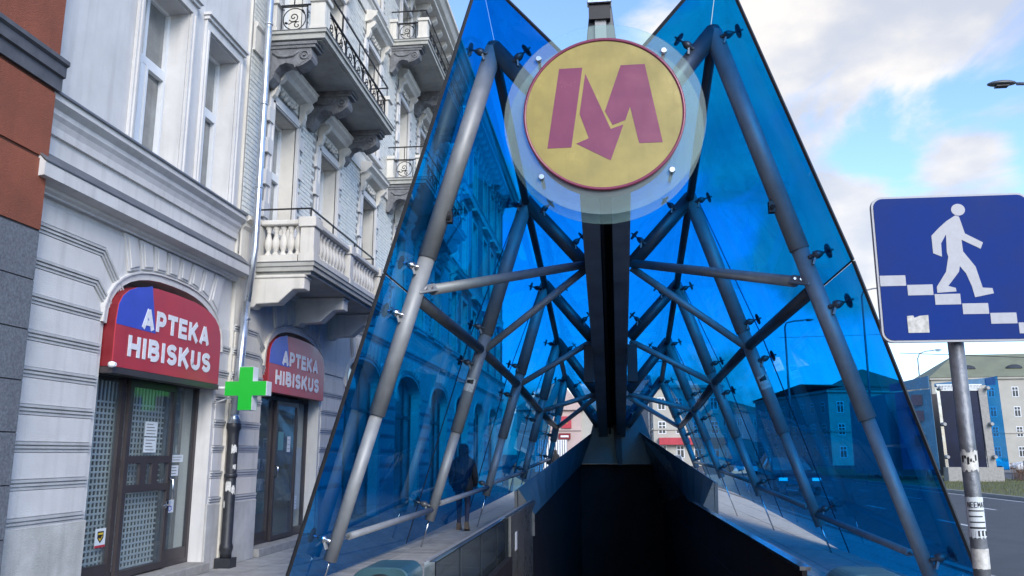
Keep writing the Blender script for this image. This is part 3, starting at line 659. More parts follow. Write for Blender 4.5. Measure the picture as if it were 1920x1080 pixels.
# upper windows
fest = MB()
for i in range(5):
    fest.lathe([(.0, -.03), (.03, -.02), (.045, 0), (.03, .03), (0, .035)], (0, (i - 2) * .14, -.04 * math.cos((i - 2) * .75) * 1.2), 8, 'x')
    fest.tube([(.02, (i - 2) * .14 - .06, .05), (.03, (i - 2) * .14, -.02), (.02, (i - 2) * .14 + .06, .05)], .014, 5)
fest_m = fest.mesh('festoon', 'stucco2')
cons_m = MB().prism([(0, 0), (.20, 0), (.22, -.05), (.17, -.12), (.10, -.17), (.10, -.26), (.06, -.36), (.02, -.40), (0, -.40)], 'y', -.055, .055).mesh('console', 'stucco2', .012)
qm = MB().box(0, .055, -.085, .085, 0, .24).mesh('quoin', 'stucco', .008)
for c in wins:
    for i in range(3):
        z0, z1 = zrange(i, c); a, b = c - HW, c + HW
        brown = (i == 0 and abs(c - 17.35) < .1)
        if c < 28:
            sash(b2, X2 - .33, a, b, z0, z1, z0 + (z1 - z0) * .64, 2, 'doormetal' if brown else 'frame')
            t = MB(); t.box(X2 - .02, X2 + .03, a - .15, a, z0, z1 + .17); t.box(X2 - .02, X2 + .03, b, b + .15, z0, z1 + .17); t.box(X2 - .02, X2 + .03, a, b, z1, z1 + .17)
            t.box(X2 + .03, X2 + .05, a - .06, a - .02, z0, z1 + .06); t.box(X2 + .03, X2 + .05, b + .02, b + .06, z0, z1 + .06); t.box(X2 + .03, X2 + .05, a - .06, b + .06, z1 + .02, z1 + .06)
            if z0 > 4.6: t.box(X2 - .02, X2 + .12, a - .18, b + .18, z0 - .1, z0 - .002)
            t.build('window_surround', 'stucco', b2)
            if i < 2:
                n = 0; zq = z0 + .15
                while zq < z1 - .2:
                    for yy in (a - .155, b + .155): inst(qm, 'quoin', (X2, yy, zq), b2)
                    zq += .52
                hz = z1 + .55
                profile(b2, 'window_hood', 'stucco2', [(X2, hz - .10), (X2 + .16, hz - .06), (X2 + .20, hz), (X2 + .27, hz + .05), (X2 + .27, hz + .11), (X2 + .30, hz + .14), (X2, hz + .20)], a - .22, b + .22)
                for yy in (a - .10, b + .10): inst(cons_m, 'console', (X2 + .02, yy, hz - .07), b2)
                inst(fest_m, 'festoon', (X2 + .04, c, z1 + .29), b2)
        else:
            o = MB().box(X2 - .3, X2 - .26, a, b, z0, z1).build('window', 'winglass', b2)
            t = MB(); t.box(X2 - .02, X2 + .03, a - .12, a, z0, z1 + .12); t.box(X2 - .02, X2 + .03, b, b + .12, z0, z1 + .12); t.box(X2 - .02, X2 + .03, a, b, z1, z1 + .12); t.box(X2, X2 + .2, a - .2, b + .2, z1 + .4, z1 + .5); t.build('window_surround', 'stucco2', b2)
# ---- balconies (parts of the building: moved into one part tree: balcony > baluster ...)
def part(name, m, mb): return mb.build(name, m, b2)
s = MB(); bx0, bx1 = X2, -4.27; by0, by1 = 11.48, 15.35
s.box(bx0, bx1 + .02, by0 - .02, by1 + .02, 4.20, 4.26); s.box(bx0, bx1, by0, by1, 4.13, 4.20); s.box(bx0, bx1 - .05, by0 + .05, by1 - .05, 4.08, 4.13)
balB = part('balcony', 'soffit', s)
s = MB(); s.box(bx0, bx1 + .03, by0 - .03, by1 + .03, 4.26, 4.272); s.build('slab_flashing', 'lead', balB)
def rail_run(z0, z1):
    s = MB(); s.box(bx0 + .0, bx1 - .26, by0 + .02, by0 + .22, z0, z1); s.box(bx1 - .22, bx1 - .02, by0 + .30, by1 - .3, z0, z1); s.box(bx0, bx1 - .26, by1 - .22, by1 - .02, z0, z1); return s
rail_run(4.272, 4.38).build('balustrade_base', 'stucco2', balB)
rail_run(4.84, 4.92).build('balustrade_rail', 'stucco2', balB, .015)
for (yy0, yy1) in ((by0, by0 + .28), (13.25, 13.45), (by1 - .28, by1)):
    s = MB(); s.box(bx1 - .24, bx1, yy0 + .002, yy1, 4.272, 4.40); s.box(bx1 - .225, bx1 - .015, yy0 + .017, yy1 - .015, 4.40, 4.80); s.box(bx1 - .25, bx1 + .015, yy0 - .012, yy1 + .014, 4.80, 4.95); s.build('pier', 'stucco2', balB, .006)
s = MB(); s.box(bx0 + .0, bx0 + .14, by0 + .01, by0 + .23, 4.272, 4.93); s.build('pier', 'stucco2', balB)
bm_ = MB().lathe([(.055, 0), (.055, .035), (.035, .05), (.030, .08), (.050, .12), (.062, .17), (.058, .23), (.034, .31), (.027, .36), (.040, .38), (.030, .395), (.052, .42), (.052, .46)], (0, 0, 0), 12).mesh('baluster', 'stucco2')
for i in range(5): inst(bm_, 'baluster', (bx0 + .23 + i * .115, by0 + .12, 4.38), balB); inst(bm_, 'baluster', (bx0 + .23 + i * .115, by1 - .12, 4.38), balB)
for i in range(9):
    inst(bm_, 'baluster', (bx1 - .12, by0 + .42 + i * .155, 4.38), balB); inst(bm_, 'baluster', (bx1 - .12, 13.56 + i * .165, 4.38), balB)
s = MB(); s.box(bx0, bx1 - .10, by0 + .10, by0 + .125, 5.10, 5.12); s.box(bx1 - .125, bx1 - .10, by0 + .125, 14.95, 5.10, 5.12); s.box(-4.75, bx1 - .125, 14.93, 14.95, 5.10, 5.12)
for yy in (by0 + .11, 12.6, 13.75, 14.93): s.box(bx1 - .122, bx1 - .104, yy, yy + .018, 4.92, 5.10)
s.build('handrail', 'iron', balB)
cb = [(X2, 4.08), (-4.40, 4.08), (-4.40, 3.86), (-4.57, 3.86), (-4.79, 3.66), (-5.12, 3.65), (-5.16, 3.60), (X2, 3.60)]
for yy in (11.62, 13.45, 15.15):
    s = MB(); s.prism(cb, 'y', yy - .12, yy + .12); s.prism([(X2, 4.07), (-4.385, 4.07), (-4.385, 4.03), (X2, 4.03)], 'y', yy - .14, yy + .14); s.build('corbel', 'stucco2', balB, .01)
br = [(0, 0), (.80, 0), (.80, -.07), (.74, -.10), (.76, -.25), (.74, -.30), (.62, -.38), (.52, -.41), (.44, -.36), (.34, -.335), (.24, -.37), (.17, -.47), (.15, -.56), (.07, -.66), (0, -.64)]
bb_ = MB(); bb_.prism(br, 'y', -.13, .13); bb_.box(0, .84, -.17, .17, -.05, 0); bb_.box(0, .81, -.15, .15, -.10, -.05)
for sgn in (-1, 1):
    bb_.lathe([(.055, 0), (.075, 0), (.075, .02), (.055, .02)], (.64, sgn * .13 - (0 if sgn > 0 else .02), -.22), 12, 'y', closed=True); bb_.lathe([(.02, 0), (.02, .03)], (.64, sgn * .13 - (0 if sgn > 0 else .03), -.22), 8, 'y')
    bb_.tube([(.12, sgn * .135, -.16), (.22, sgn * .14, -.23), (.34, sgn * .14, -.24), (.46, sgn * .14, -.22), (.54, sgn * .135, -.15)], .022, 6)
for i in range(7): bb_.box(.48 + i * .035, .50 + i * .035, -.14, .14, -.42 + i * .022, -.39 + i * .022)
brm = bb_.mesh('bracket', 'bracket')
# scroll panel in local (u,v) plane: u along x, v along z
sp = MB(); S = .42
for a, b in (((0, 0), (S, 0)), ((0, S), (S, S)), ((0, -.03), (0, S + .02)), ((S, -.03), (S, S + .02))): sp.tube([(a[0], 0, a[1]), (b[0], 0, b[1])], .010, 4)
def cpts(cx, cz, r0, r1, a0, a1, n=18): return [(cx + (r0 + (r1-r0)*i/n) * math.cos(a0 + (a1-a0)*i/n), 0, cz + (r0 + (r1-r0)*i/n) * math.sin(a0 + (a1-a0)*i/n)) for i in range(n + 1)]
sp.tube(cpts(S/2, S/2, .185, .185, 0, 2*math.pi, 24), .009, 4); sp.tube(cpts(S*.47, S*.58, .085, .01, -2.6, 6.5, 24), .009, 4); sp.tube(cpts(S*.62, S*.25, .06, .01, 1.2, 7.5, 18), .009, 4)
sp.tube([(S*.16, 0, S*.36), (S*.30, 0, S*.30), (S*.42, 0, S*.38), (S*.60, 0, S*.39)], .009, 4); sp.tube([(S*.80, 0, S*.86), (S*.88, 0, S*.72)], .016, 4); sp.tube([(S*.14, 0, S*.36), (S*.22, 0, S*.34)], .02, 4)
spm = sp.mesh('scroll_panel', 'iron')
def iron_balcony(y0, y1, z):
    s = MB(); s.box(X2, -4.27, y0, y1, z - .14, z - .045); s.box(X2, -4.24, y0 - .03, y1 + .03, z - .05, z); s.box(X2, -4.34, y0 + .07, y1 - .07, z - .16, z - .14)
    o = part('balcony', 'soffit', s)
    s = MB(); s.box(X2, -4.23, y0 - .04, y1 + .04, z, z + .01); s.build('slab_flashing', 'lead', o)
    for (a, b, c, d) in ((X2, X2 + .18, y0 + .02, y0 + .24), (-4.55, -4.28, y0 + .02, y0 + .28), (-4.55, -4.28, y1 - .28, y1 - .02)):
        s = MB(); s.box(a, b, c, d, z + .01, z + .10); s.box(a + .015 * (a > X2), b - .02, c + .015, d - .015, z + .10, z + .50); s.box(a - .0, b + .02, c - .02, d + .02, z + .50, z + .58); s.build('pier', 'stucco2', o, .005)
    inst(spm, 'scroll_panel', (X2 + .21, y0 + .12, z + .06), o)
    n = int((y1 - y0 - .56) / .45); st_ = (y1 - y0 - .56) / n
    for i in range(n): inst(spm, 'scroll_panel', (-4.36, y0 + .28 + i * st_, z + .06), o, (0, 0, R(90)), (st_/.42, 1, 1))
    s = MB(); s.box(X2 + .18, -4.55, y0 + .11, y0 + .135, z + .50, z + .52); s.box(-4.37, -4.345, y0 + .28, y1 - .28, z + .50, z + .52)
    s.box(X2, -4.345, y0 + .11, y0 + .135, z + .82, z + .845); s.box(-4.37, -4.345, y0 + .135, y1 - .1, z + .82, z + .845); s.box(X2 + .5, -4.37, y1 - .12, y1 - .1, z + .82, z + .845)
    yy = y0 + .12
    while yy < y1: s.box(-4.366, -4.35, yy, yy + .016, z + .5, z + .82); yy += .95
    s.box(X2 + .4, X2 + .416, y0 + .115, y0 + .13, z + .5, z + .82)
    s.build('handrail', 'iron', o)
    k = 3
    for i in range(k): inst(brm, 'bracket', (X2, y0 + .20 + (y1 - y0 - .40) * i / (k - 1), z - .16), o)
    return o
iron_balcony(11.52, 15.60, 7.99); iron_balcony(18.67, 24.4, 11.60); iron_balcony(18.75, 24.4, 8.02)
# ================================================================ downpipe, green cross
dp = empty('downpipe', (-5.15, 11.10, 0), 'bare metal downpipe entering a black cast iron foot between the two arches', 'downpipe')
q = MB(); q.tube([(-5.16, 11.10, 1.85), (-5.09, 11.13, 3.6)], .058, 14); q.tube([(-5.09, 11.13, 3.6), (-5.03, 11.16, 4.4), (-5.03, 11.16, 15)], .052, 14)
q.build('pipe', 'zinc', dp)
for z in (2.35, 3.35, 5.3, 6.6, 7.9):
    MB().lathe([(.052, 0), (.064, .01), (.064, .03), (.052, .04)], (-5.15 + .04 * (z - 1.9) if z < 4 else -5.03, 11.10 if z < 3 else 11.14 + .02 * (z > 4), z), 14).build('pipe_clip', 'zinc', dp)
q = MB(); q.lathe([(.075, .0), (.075, .08), (.088, .12), (.088, .16), (.075, .2), (.075, 1.62), (.08, 1.68), (.10, 1.72), (.10, 1.78), (.085, 1.80)], (-5.15, 11.10, .12), 16); q.box(-5.26, -5.04, 11.0, 11.2, 0, .13)
q.lathe([(.076, 1.05), (.088, 1.07), (.088, 1.10), (.076, 1.12)], (-5.15, 11.1, .12), 16); q.build('cast_iron_foot', 'castiron', dp)
q = MB(); q.lathe([(.098, 0), (.06, .10), (.058, .12)], (-5.15, 11.10, 1.90), 16); q.build('collar', 'zinc', dp)
for (z, h_, a0, a1) in ((1.52, .10, -1.3, -.3), (1.30, .06, -.9, -.3), (1.02, .12, -2.0, -1.0), (.98, .10, -.9, -.2), (.8, .09, -2.4, -1.9)):
    q = MB(); n = 7; top = []; bot = []
    for i in range(n + 1):
        a = a0 + (a1 - a0) * i / n; top.append((-5.15 + .078*math.cos(a), 11.1 + .078*math.sin(a), z + h_ * random.uniform(.6, 1))); bot.append((-5.15 + .078*math.cos(a), 11.1 + .078*math.sin(a), z - h_ * random.uniform(0, .3)))
    for i in range(n): q.quad(bot[i], bot[i+1], top[i+1], top[i])
    q.build('torn_sticker', 'sticker', dp)
gc = empty('pharmacy_cross', (-4.69, 10.6, 2.34), 'bright green pharmacy cross with white sides projecting beside the downpipe', 'cross sign')
YC = 10.6; cx, cz, a_, t_ = -4.79, 2.345, .288, .095
cross = [(cx-t_, cz-a_), (cx+t_, cz-a_), (cx+t_, cz-t_), (cx+a_, cz-t_), (cx+a_, cz+t_), (cx+t_, cz+t_), (cx+t_, cz+a_), (cx-t_, cz+a_), (cx-t_, cz+t_), (cx-a_, cz+t_), (cx-a_, cz-t_), (cx-t_, cz-t_)]
MB().prism(cross, 'y', YC, YC + .17).build('case', 'crosswhite', gc, .004)
ins = [(cx + (p[0]-cx) * .985, cz + (p[1]-cz) * .985) for p in cross]
MB().prism(ins, 'y', YC - .008, YC).build('green_face', 'green', gc); MB().prism(ins, 'y', YC + .17, YC + .178).build('green_face', 'green', gc)
q = MB(); q.tube([(-5.07, YC + .09, 2.36), (-5.28, YC + .09, 2.36)], .02, 8); q.tube([(-4.9, YC + .09, 2.28), (-5.28, YC + .09, 2.15)], .01, 6); q.build('arm', 'crosswhite', gc)
# ================================================================ METRO CANOPY
cy = empty('metro_entrance_canopy', (0, 10, 0), 'metro entrance canopy of blue glass panels on grey steel tube frames', 'canopy')
FY = [10, 13.8, 17.6, 21.4, 25.2]
PK = {-1: [(-1.40, 6.70), (-1.355, 5.78), (-1.32, 5.07), (-1.30, 4.35), (-1.31, 3.74)], 1: [(1.415, 6.75), (1.43, 5.75), (1.46, 4.99), (1.50, 4.30), (1.55, 3.66)]}
FT = {-1: [(-3.34, .25), (-2.965, .43), (-2.59, .64), (-2.21, .88), (-1.83, 1.17)], 1: [(3.46, .13), (3.20, .40), (2.95, .68), (2.70, .92), (2.48, 1.09)]}
MZ = [3.40, 3.19, 2.92, 2.55, 2.25]
VZ = [5.47, 4.62, 3.89, 3.04, 2.30]
VX = {-1: [-.36, -.345, -.34, -.34, -.34], 1: [.38, .42, .46, .48, .50]}
def leg(s, i, z):
    a, b = PK[s][i], FT[s][i]; t = (z - a[1]) / (b[1] - a[1]); return Vector((a[0] + t * (b[0] - a[0]), FY[i], z))
def legn(s, i):
    a, b = PK[s][i], FT[s][i]; n = Vector((a[1] - b[1], 0, b[0] - a[0])); n = Vector((abs(a[1] - b[1]) * s, 0, abs(b[0] - a[0]))); return n.normalized()
def innn(s, i):
    a = PK[s][i]; v = (VX[s][i], VZ[i]); d = Vector((v[0] - a[0], 0, v[1] - a[1])).normalized(); n = Vector((-d.z, 0, d.x)); return n if n.z > 0 else -n
disc = MB(); disc.lathe([(.072, .006), (.078, .012), (.078, .028), (.060, .036)], (0, 0, .235), 16); discm = disc.mesh('clamp_disc', 'black')
for v in discm.vertices: v.co.x *= 1.15; v.co.y *= 1.15
bodym = MB(); bodym.lathe([(.013, .07), (.013, .235)], (0, 0, 0), 8); bodym.lathe([(.026, .185), (.026, .205)], (0, 0, 0), 6, smooth=False); bodym.lathe([(.018, -.07), (.024, -.06), (.024, -.01), (.048, .0), (.052, .05), (.036, .085), (.02, .11)], (0, 0, .0), 12)
bodym = bodym.mesh('point_fixing', 'steeldark')
bchr = MB(); bchr.lathe([(.013, .07), (.013, .235)], (0, 0, 0), 8); bchr.lathe([(.026, .185), (.026, .205)], (0, 0, 0), 6, smooth=False); bchr.lathe([(.018, -.07), (.024, -.06), (.024, -.01), (.048, .0), (.052, .05), (.036, .085), (.02, .11)], (0, 0, .0), 12)
bchr = bchr.mesh('point_fixing', 'chrome')
armm = MB(); armm.box(-.03, .03, -.012, .012, -.12, .03); armm = armm.mesh('fixing_lug', 'steel', .004)
def fixing(p, n, chrome=False, off=0.10, side=None):
    base = Vector(p) + n * off + Vector((0, -.10, 0))
    q = n.to_track_quat('Z', 'Y')
    o = inst(bchr if chrome else bodym, 'point_fixing', base, cy, q.to_euler())
    d = bpy.data.objects.new('clamp_disc', discm); C.objects.link(d); d.parent = o; d.location = (0, 0, -off + .02)
    a = bpy.data.objects.new('fixing_lug', armm); C.objects.link(a); a.parent = o; a.location = (0, 0, .02); a.rotation_euler = (R(-55), 0, 0)
    return o
for s in (-1, 1):
    for i in range(5):
        sc = 1.0
        top, ft = leg(s, i, PK[s][i][1]), leg(s, i, FT[s][i][1])
        t1, t2 = (.432, .735)
        pj1, pj2 = top.lerp(ft, t1), top.lerp(ft, t2)
        MB().tube([top, pj1], .118, 22).build('upper_tube', 'steel', cy)
        MB().tube([pj1 - (ft-top).normalized() * .02, pj2], .102, 22).build('middle_tube', 'steel', cy)
        MB().tube([pj2 - (ft-top).normalized() * .02, ft], .080, 22).build('lower_tube', 'steel', cy)
        rd = (ft - top).normalized(); e = ft + rd * ((ft.z - .0) / -rd.z)
        MB().tube([ft - rd * .05, e], .013, 8).build('foot_rod', 'chrome', cy)
        v = Vector((VX[s][i], FY[i], VZ[i]))
        MB().tube([top, v], .118, 22).build('rafter_tube', 'steeldark', cy)
        k = MB(); k.lathe([(0, -.118), (.084, -.084), (.118, 0), (.084, .084), (0, .118)], top, 16); k.build('ridge_node', 'steeldark', cy)
        n, ni = legn(s, i), innn(s, i)
        # fixings
        ch = (s == -1 and i == 0)
        fixing(leg(s, i, PK[s][i][1] - .12), n, False); fixing(top.lerp(v, .22), ni, False)
        if i: fixing(top.lerp(v, .74), ni, False)
        fixing(leg(s, i, MZ[i] + .36), n, ch); fixing(leg(s, i, MZ[i] - .24), n, ch); fixing(leg(s, i, FT[s][i][1] + .22), n, ch)
        m_ = leg(s, i, MZ[i] + .02)
        # brace from valley to this leg
        if i > 0:
            vb = v if i < 4 else Vector((VX[s][3], FY[3] + .05, VZ[3] - .08))
            MB().tube([vb + Vector((0, 0, -.06)), m_ + Vector((-s*.06, 0, 0))], .062, 14).build('brace_tube', 'steel', cy)
        if i == 0:
            v2 = Vector((VX[s][1], FY[1], VZ[1] + .02)); aa = v2; bb = m_ + Vector((-s*.02, -.05, .04)); d_ = (bb - aa).normalized()
            MB().tube([aa, bb - d_ * .34], .070, 16).build('brace_tube', 'steel', cy)
            pl = MB(); nrm = Vector((0, 0, 1)); sd_ = d_.cross(Vector((0, 1, 0))).normalized()
            a0 = bb - d_ * .36; a1 = bb
            yv = Vector((0, 1, 0)) - d_ * d_.y; yv.normalize()
            pl.hexa([a0 - sd_*.055 - yv*.07, a1 - sd_*.055 - yv*.07, a1 + sd_*.055 - yv*.07, a0 + sd_*.055 - yv*.07, a0 - sd_*.055 - yv*.05, a1 - sd_*.055 - yv*.05, a1 + sd_*.055 - yv*.05, a0 + sd_*.055 - yv*.05])
            pl.tube([a0, a1], .035, 10)
            po = pl.build('brace_end_plate', 'steel', cy, .006)
            bo_ = MB()
            for t in (.30, .62):
                c = a0.lerp(a1, t) - yv * .085; bo_.lathe([(.018, -.01), (.018, .018)], c, 6, 'y', smooth=False)
            bo_.build('bolt', 'chrome', po)
            bx = MB(); c = leg(s, 0, 4.42) + Vector((-s * .135, -.02, 0)); bx.box(c.x - .035, c.x + .035, c.y - .05, c.y + .05, c.z - .07, c.z + .07); bx.tube([c + Vector((0, -.04, .0)), c + Vector((0, -.09, -.02))], .025, 10); bx.build('spot_lamp', 'black', cy)
        if i < 4:
            nx = leg(s, i + 1, MZ[i+1] + .02); a, b = m_ , nx; d_ = (b - a).normalized()
            MB().tube([a + d_ * .13, b - d_ * .10], .080, 16).build('side_purlin', 'steeldark', cy)
            nt_ = leg(s, i + 1, PK[s][i+1][1]); d_ = (nt_ - top).normalized()
            MB().tube([top + d_*.1 + Vector((0, 0, -.05)), nt_ - d_*.1 + Vector((0, 0, -.05))], .068, 14).build('ridge_purlin', 'steeldark', cy)
            a = leg(s, i, FT[s][i][1] + .22) ; b = leg(s, i + 1, FT[s][i+1][1] + .17); d_ = (b - a).normalized()
            MB().tube([a + d_ * .42 + n * .02, b - d_ * .05], .045, 12).build('foot_purlin', 'steel', cy)
            MB().tube([a + d_ * .05, a + d_ * .44 + n*.02], .018, 8).build('purlin_pin', 'chrome', cy)
# sticker on the second legs
for s in (-1, 1):
    c = leg(s, 1, 2.62); q = MB(); n = 8; rd = (leg(s, 1, 1) - leg(s, 1, 2)).normalized()
    for i in range(n):
        pass
    ux = Vector((0, -1, 0)); uz = rd; uy = ux.cross(uz).normalized()
    rr = .1035
    def cp(a, l): return c + (ux * math.cos(a) + uy * math.sin(a)) * rr + uz * l
    for i in range(n):
        a, b = -.9 + 1.8 * i / n, -.9 + 1.8 * (i + 1) / n; q.quad(cp(a, -.11), cp(b, -.11), cp(b, .11), cp(a, .11))
    so = q.build('sticker', 'sticker', cy); rr = .105; q = MB()
    for i in range(4):
        a, b = -.6 + 1.1 * i / 4, -.6 + 1.1 * (i + 1) / 4; q.quad(cp(a, -.07 - .01 * i), cp(b, -.07 - .01 * i), cp(b, -.02), cp(a, -.02))
    q.build('print', 'black', so)
# glass surfaces
ST = [9.1] + FY[1:] + [25.85]
RG = {-1: [(-1.45, 7.25), (-1.372, 5.98), (-1.345, 5.25), (-1.32, 4.50), (-1.31, 3.88), (-1.31, 3.76)], 1: [(1.40, 7.23), (1.47, 5.93), (1.50, 5.19), (1.54, 4.48), (1.58, 3.82), (1.59, 3.70)]}
def gl_pts(s, k):
    if k == 0:
        return (RG[s][0], (-2.537, 3.53) if s < 0 else (2.644, 3.54), (-3.57, .0) if s < 0 else (3.70, -.05), (s * .40, 7.25 - 1.16 * (1.02)))
    i = min(k, 4); m_ = leg(s, i, MZ[i] + .06) + legn(s, i) * .25; b = leg(s, i, FT[s][i][1] - (.45 if s < 0 else .52)) + legn(s, i) * .25
    gtr = (-.345 if s < 0 else .345 + .03 * i, VZ[i] + .10)
    if k == 5:
        e = .65 / 3.8; m0 = leg(s, 3, MZ[3]) + legn(s, 3) * .25; b0 = leg(s, 3, FT[s][3][1] - (.45 if s < 0 else .52)) + legn(s, 3) * .25
        return (RG[s][5], (m_.x + (m_.x - m0.x) * e, m_.z + (m_.z - m0.z) * e), (b.x + (b.x - b0.x) * e, b.z + (b.z - b0.z) * e), (-.345 if s < 0 else .47, VZ[4] + .0))
    return (RG[s][k], (m_.x, m_.z), (b.x, b.z), gtr)
def pane(s, A0, A1, B0, B1, y0, y1, name='glass_panel'):
    # quad A0-A1 at y0, B0-B1 at y1, thickness along the outward normal
    p = [Vector((A0[0], y0, A0[1])), Vector((A1[0], y0, A1[1])), Vector((B1[0], y1, B1[1])), Vector((B0[0], y1, B0[1]))]
    c = sum(p, Vector()) / 4; p = [v + (c - v).normalized() * .012 for v in p]
    n = (p[1] - p[0]).cross(p[3] - p[0]).normalized(); n = n if n.z > 0 else -n
    o = MB().hexa([v for v in p] + [v + n * .018 for v in p]).build(name, 'blueglass', cy)
    return p, n, o
def edge(a, b, r=.02, par=None): return MB().tube([a, b], r, 4).build('panel_gasket', 'black', par or cy)
for s in (-1, 1):
    for k in range(5):
        P, Q = gl_pts(s, k), gl_pts(s, k + 1)
        y0, y1 = ST[k], ST[k + 1]
        p, n, o = pane(s, P[0], P[1], Q[0], Q[1], y0, y1)
        p2, n2, o2 = pane(s, P[1], P[2], Q[1], Q[2], y0, y1)
        p3, n3, o3 = pane(s, P[0], P[3], Q[0], Q[3], y0, y1)
        if k == 0: edge(p[0], p[1], .022, o); edge(p2[0], p2[1], .022, o2); edge(p3[0], p3[1], .022, o3)
        edge(p[1], p[2], .014, o)
        edge(p2[3], p2[2], .008, o2)
        if k in (0, 1, 2, 3): edge(p[3], p[2], .006, o); edge(p3[3], p3[2], .006, o3)
# keel, mast
ks = [9.75] + FY[1:] + [26.4]; kz = [5.50] + VZ[1:] + [2.05]; kx = [.0, .035, .06, .08, .11, .13]
def kpart(x0, x1, dz0, dz1, m, name):
    q = MB()
    for i in range(5):
        f_ = 0 if x1 < -.05 else (.5 if x1 < .2 else 1)
        q.hexa([(kx[i]*f_+x0, ks[i], kz[i]+dz0), (kx[i]*f_+x1, ks[i], kz[i]+dz0), (kx[i+1]*f_+x1, ks[i+1], kz[i+1]+dz0), (kx[i+1]*f_+x0, ks[i+1], kz[i+1]+dz0), (kx[i]*f_+x0, ks[i], kz[i]+dz1), (kx[i]*f_+x1, ks[i], kz[i]+dz1), (kx[i+1]*f_+x1, ks[i+1], kz[i+1]+dz1), (kx[i+1]*f_+x0, ks[i+1], kz[i+1]+dz1)])
    return q.build(name, m, cy)
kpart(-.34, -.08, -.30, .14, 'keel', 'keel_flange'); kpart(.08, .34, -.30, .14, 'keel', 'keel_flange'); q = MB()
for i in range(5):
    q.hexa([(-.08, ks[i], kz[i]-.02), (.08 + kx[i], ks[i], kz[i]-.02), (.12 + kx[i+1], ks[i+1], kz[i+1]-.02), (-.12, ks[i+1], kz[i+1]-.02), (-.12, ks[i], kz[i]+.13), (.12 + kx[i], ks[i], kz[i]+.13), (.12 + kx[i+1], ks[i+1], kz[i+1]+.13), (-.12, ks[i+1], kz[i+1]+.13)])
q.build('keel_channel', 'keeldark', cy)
kpart(-.078, -.04, -.22, -.02, 'keeldark', 'cable_tray')
for sx in (-.42, .48): MB().box(sx - .09, sx + .11, 17.3, 17.7, 2.95, 3.72).build('junction_box', 'keeldark', cy)
q = MB(); q.prism([(-.36, 4.9), (.36, 4.9), (.10, 7.45), (-.10, 7.45)], 'y', 9.75, 10.05); q.build('mast', 'steeldark', cy, .01)
q = MB(); q.box(-.075, .065, 9.70, 9.745, 5.3, 7.05); q.build('mast_strip', 'steel', cy); q = MB(); q.box(-.05, .03, 9.70, 9.745, 7.16, 7.6); q.build('mast_strip', 'steel', cy)
q = MB(); q.box(-.17, .14, 9.62, 9.745, 7.06, 7.15); q.build('mast_clamp', 'chrome', cy, .01); q = MB(); q.box(-.15, .12, 9.66, 9.744, 6.86, 7.055); q.build('clamp_bracket', 'black', cy)
# rear pier and hood over the stairs
q = MB(); q.prism([(-.86, 1.19), (1.45, 1.19), (.98, 2.55), (.70, 3.3), (.52, 3.75), (-.25, 3.75), (-.32, 3.1), (-.56, 2.15)], 'y', 25.3, 25.7); q.build('rear_pier', 'wing', cy)
q = MB(); q.prism([(.20, 1.16), (.34, 1.16), (.30, 2.9), (.02, 2.9)], 'y', 25.05, 25.3); q.build('pier_rib', 'keeldark', cy)
stw = empty('stair_enclosure', (0, 16, 0), 'dark sloping stair enclosure under the canopy with glass and steel parapets', 'stairway')
NW = 12
for s in (-1, 1):
    xo, xi = (-1.74, -1.43) if s < 0 else (1.86, 1.58); xt, xb = (-.52, -.86) if s < 0 else (.86, 1.45)
    zt_, zb_ = (.84, .38) if s < 0 else (1.0, .40)
    def lp(t):
        u = t ** .92
        o_ = Vector((xo + (xt - xo) * t, 16 + 9.3 * t, zt_ + (2.12 - zt_) * t)); i_ = Vector((xi + (xb - xi) * t, 16 + 9.3 * t, zb_ + (1.19 - zb_) * t)); return o_, i_
    for k in range(3):
        q = MB()
        for n in range(4):
            t0, t1 = (k * 4 + n) / NW, (k * 4 + n + 1) / NW
            if n == 0: t0 += .002
            o0, i0 = lp(t0); o1, i1 = lp(t1); d = Vector((s * .05, 0, -.03))
            q.hexa([i0, i1, i1 + d, i0 + d, o0, o1, o1 + d, o0 + d])
        q.build('hood_wing', 'wing', stw)
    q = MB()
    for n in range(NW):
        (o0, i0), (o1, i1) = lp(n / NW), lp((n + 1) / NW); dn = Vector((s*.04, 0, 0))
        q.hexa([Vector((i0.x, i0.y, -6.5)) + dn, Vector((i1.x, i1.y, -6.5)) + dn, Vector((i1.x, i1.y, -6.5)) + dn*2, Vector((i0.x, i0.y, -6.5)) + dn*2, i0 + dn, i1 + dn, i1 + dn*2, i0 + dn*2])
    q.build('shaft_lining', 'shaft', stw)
    q = MB(); q.hexa([(xo, 16, 0), (s*1.5, 25.7, 0), (s*1.5 + s*.06, 25.7, 0), (xo + s*.06, 16, 0), (xo + s*.02, 16, zt_ - .04), (xt + s*.05, 25.7, 2.05), (xt + s*.11, 25.7, 2.05), (xo + s*.08, 16, zt_ - .04)]); q.build('hood_side', 'clad', stw)
    q = MB(); q.hexa([(xi, 15.95, 0), (xo, 15.95, 0), (xo, 15.99, 0), (xi, 15.99, 0), (xi, 15.95, zb_), (xo, 15.95, zt_), (xo, 15.99, zt_), (xi, 15.99, zb_)]); q.build('hood_end', 'clad', stw)
q = MB()
for s in (-1, 1): q.box(s*PX if s > 0 else s*PX - .1, s*PX + .1 if s > 0 else s*PX, PY0, 25.5, -6.5, -0.0)
q.box(-1.4, 1.75, 25.5, 25.6, 0, 1.185); q.box(-1.6, 1.6, 25.5, 25.6, -6.5, 0); q.box(-PX, PX, PY0 - .1, PY0, -2, 0)
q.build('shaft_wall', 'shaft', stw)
q = MB()
for i in range(34): q.box(-PX, PX, PY0 + i * .32, PY0 + (i + 1) * .32, -6.5, -.17 * (i + 1))
q.box(-PX, PX, PY0 + 34*.32, 27, -6.5, -5.9); q.build('steps', 'shaft', stw)
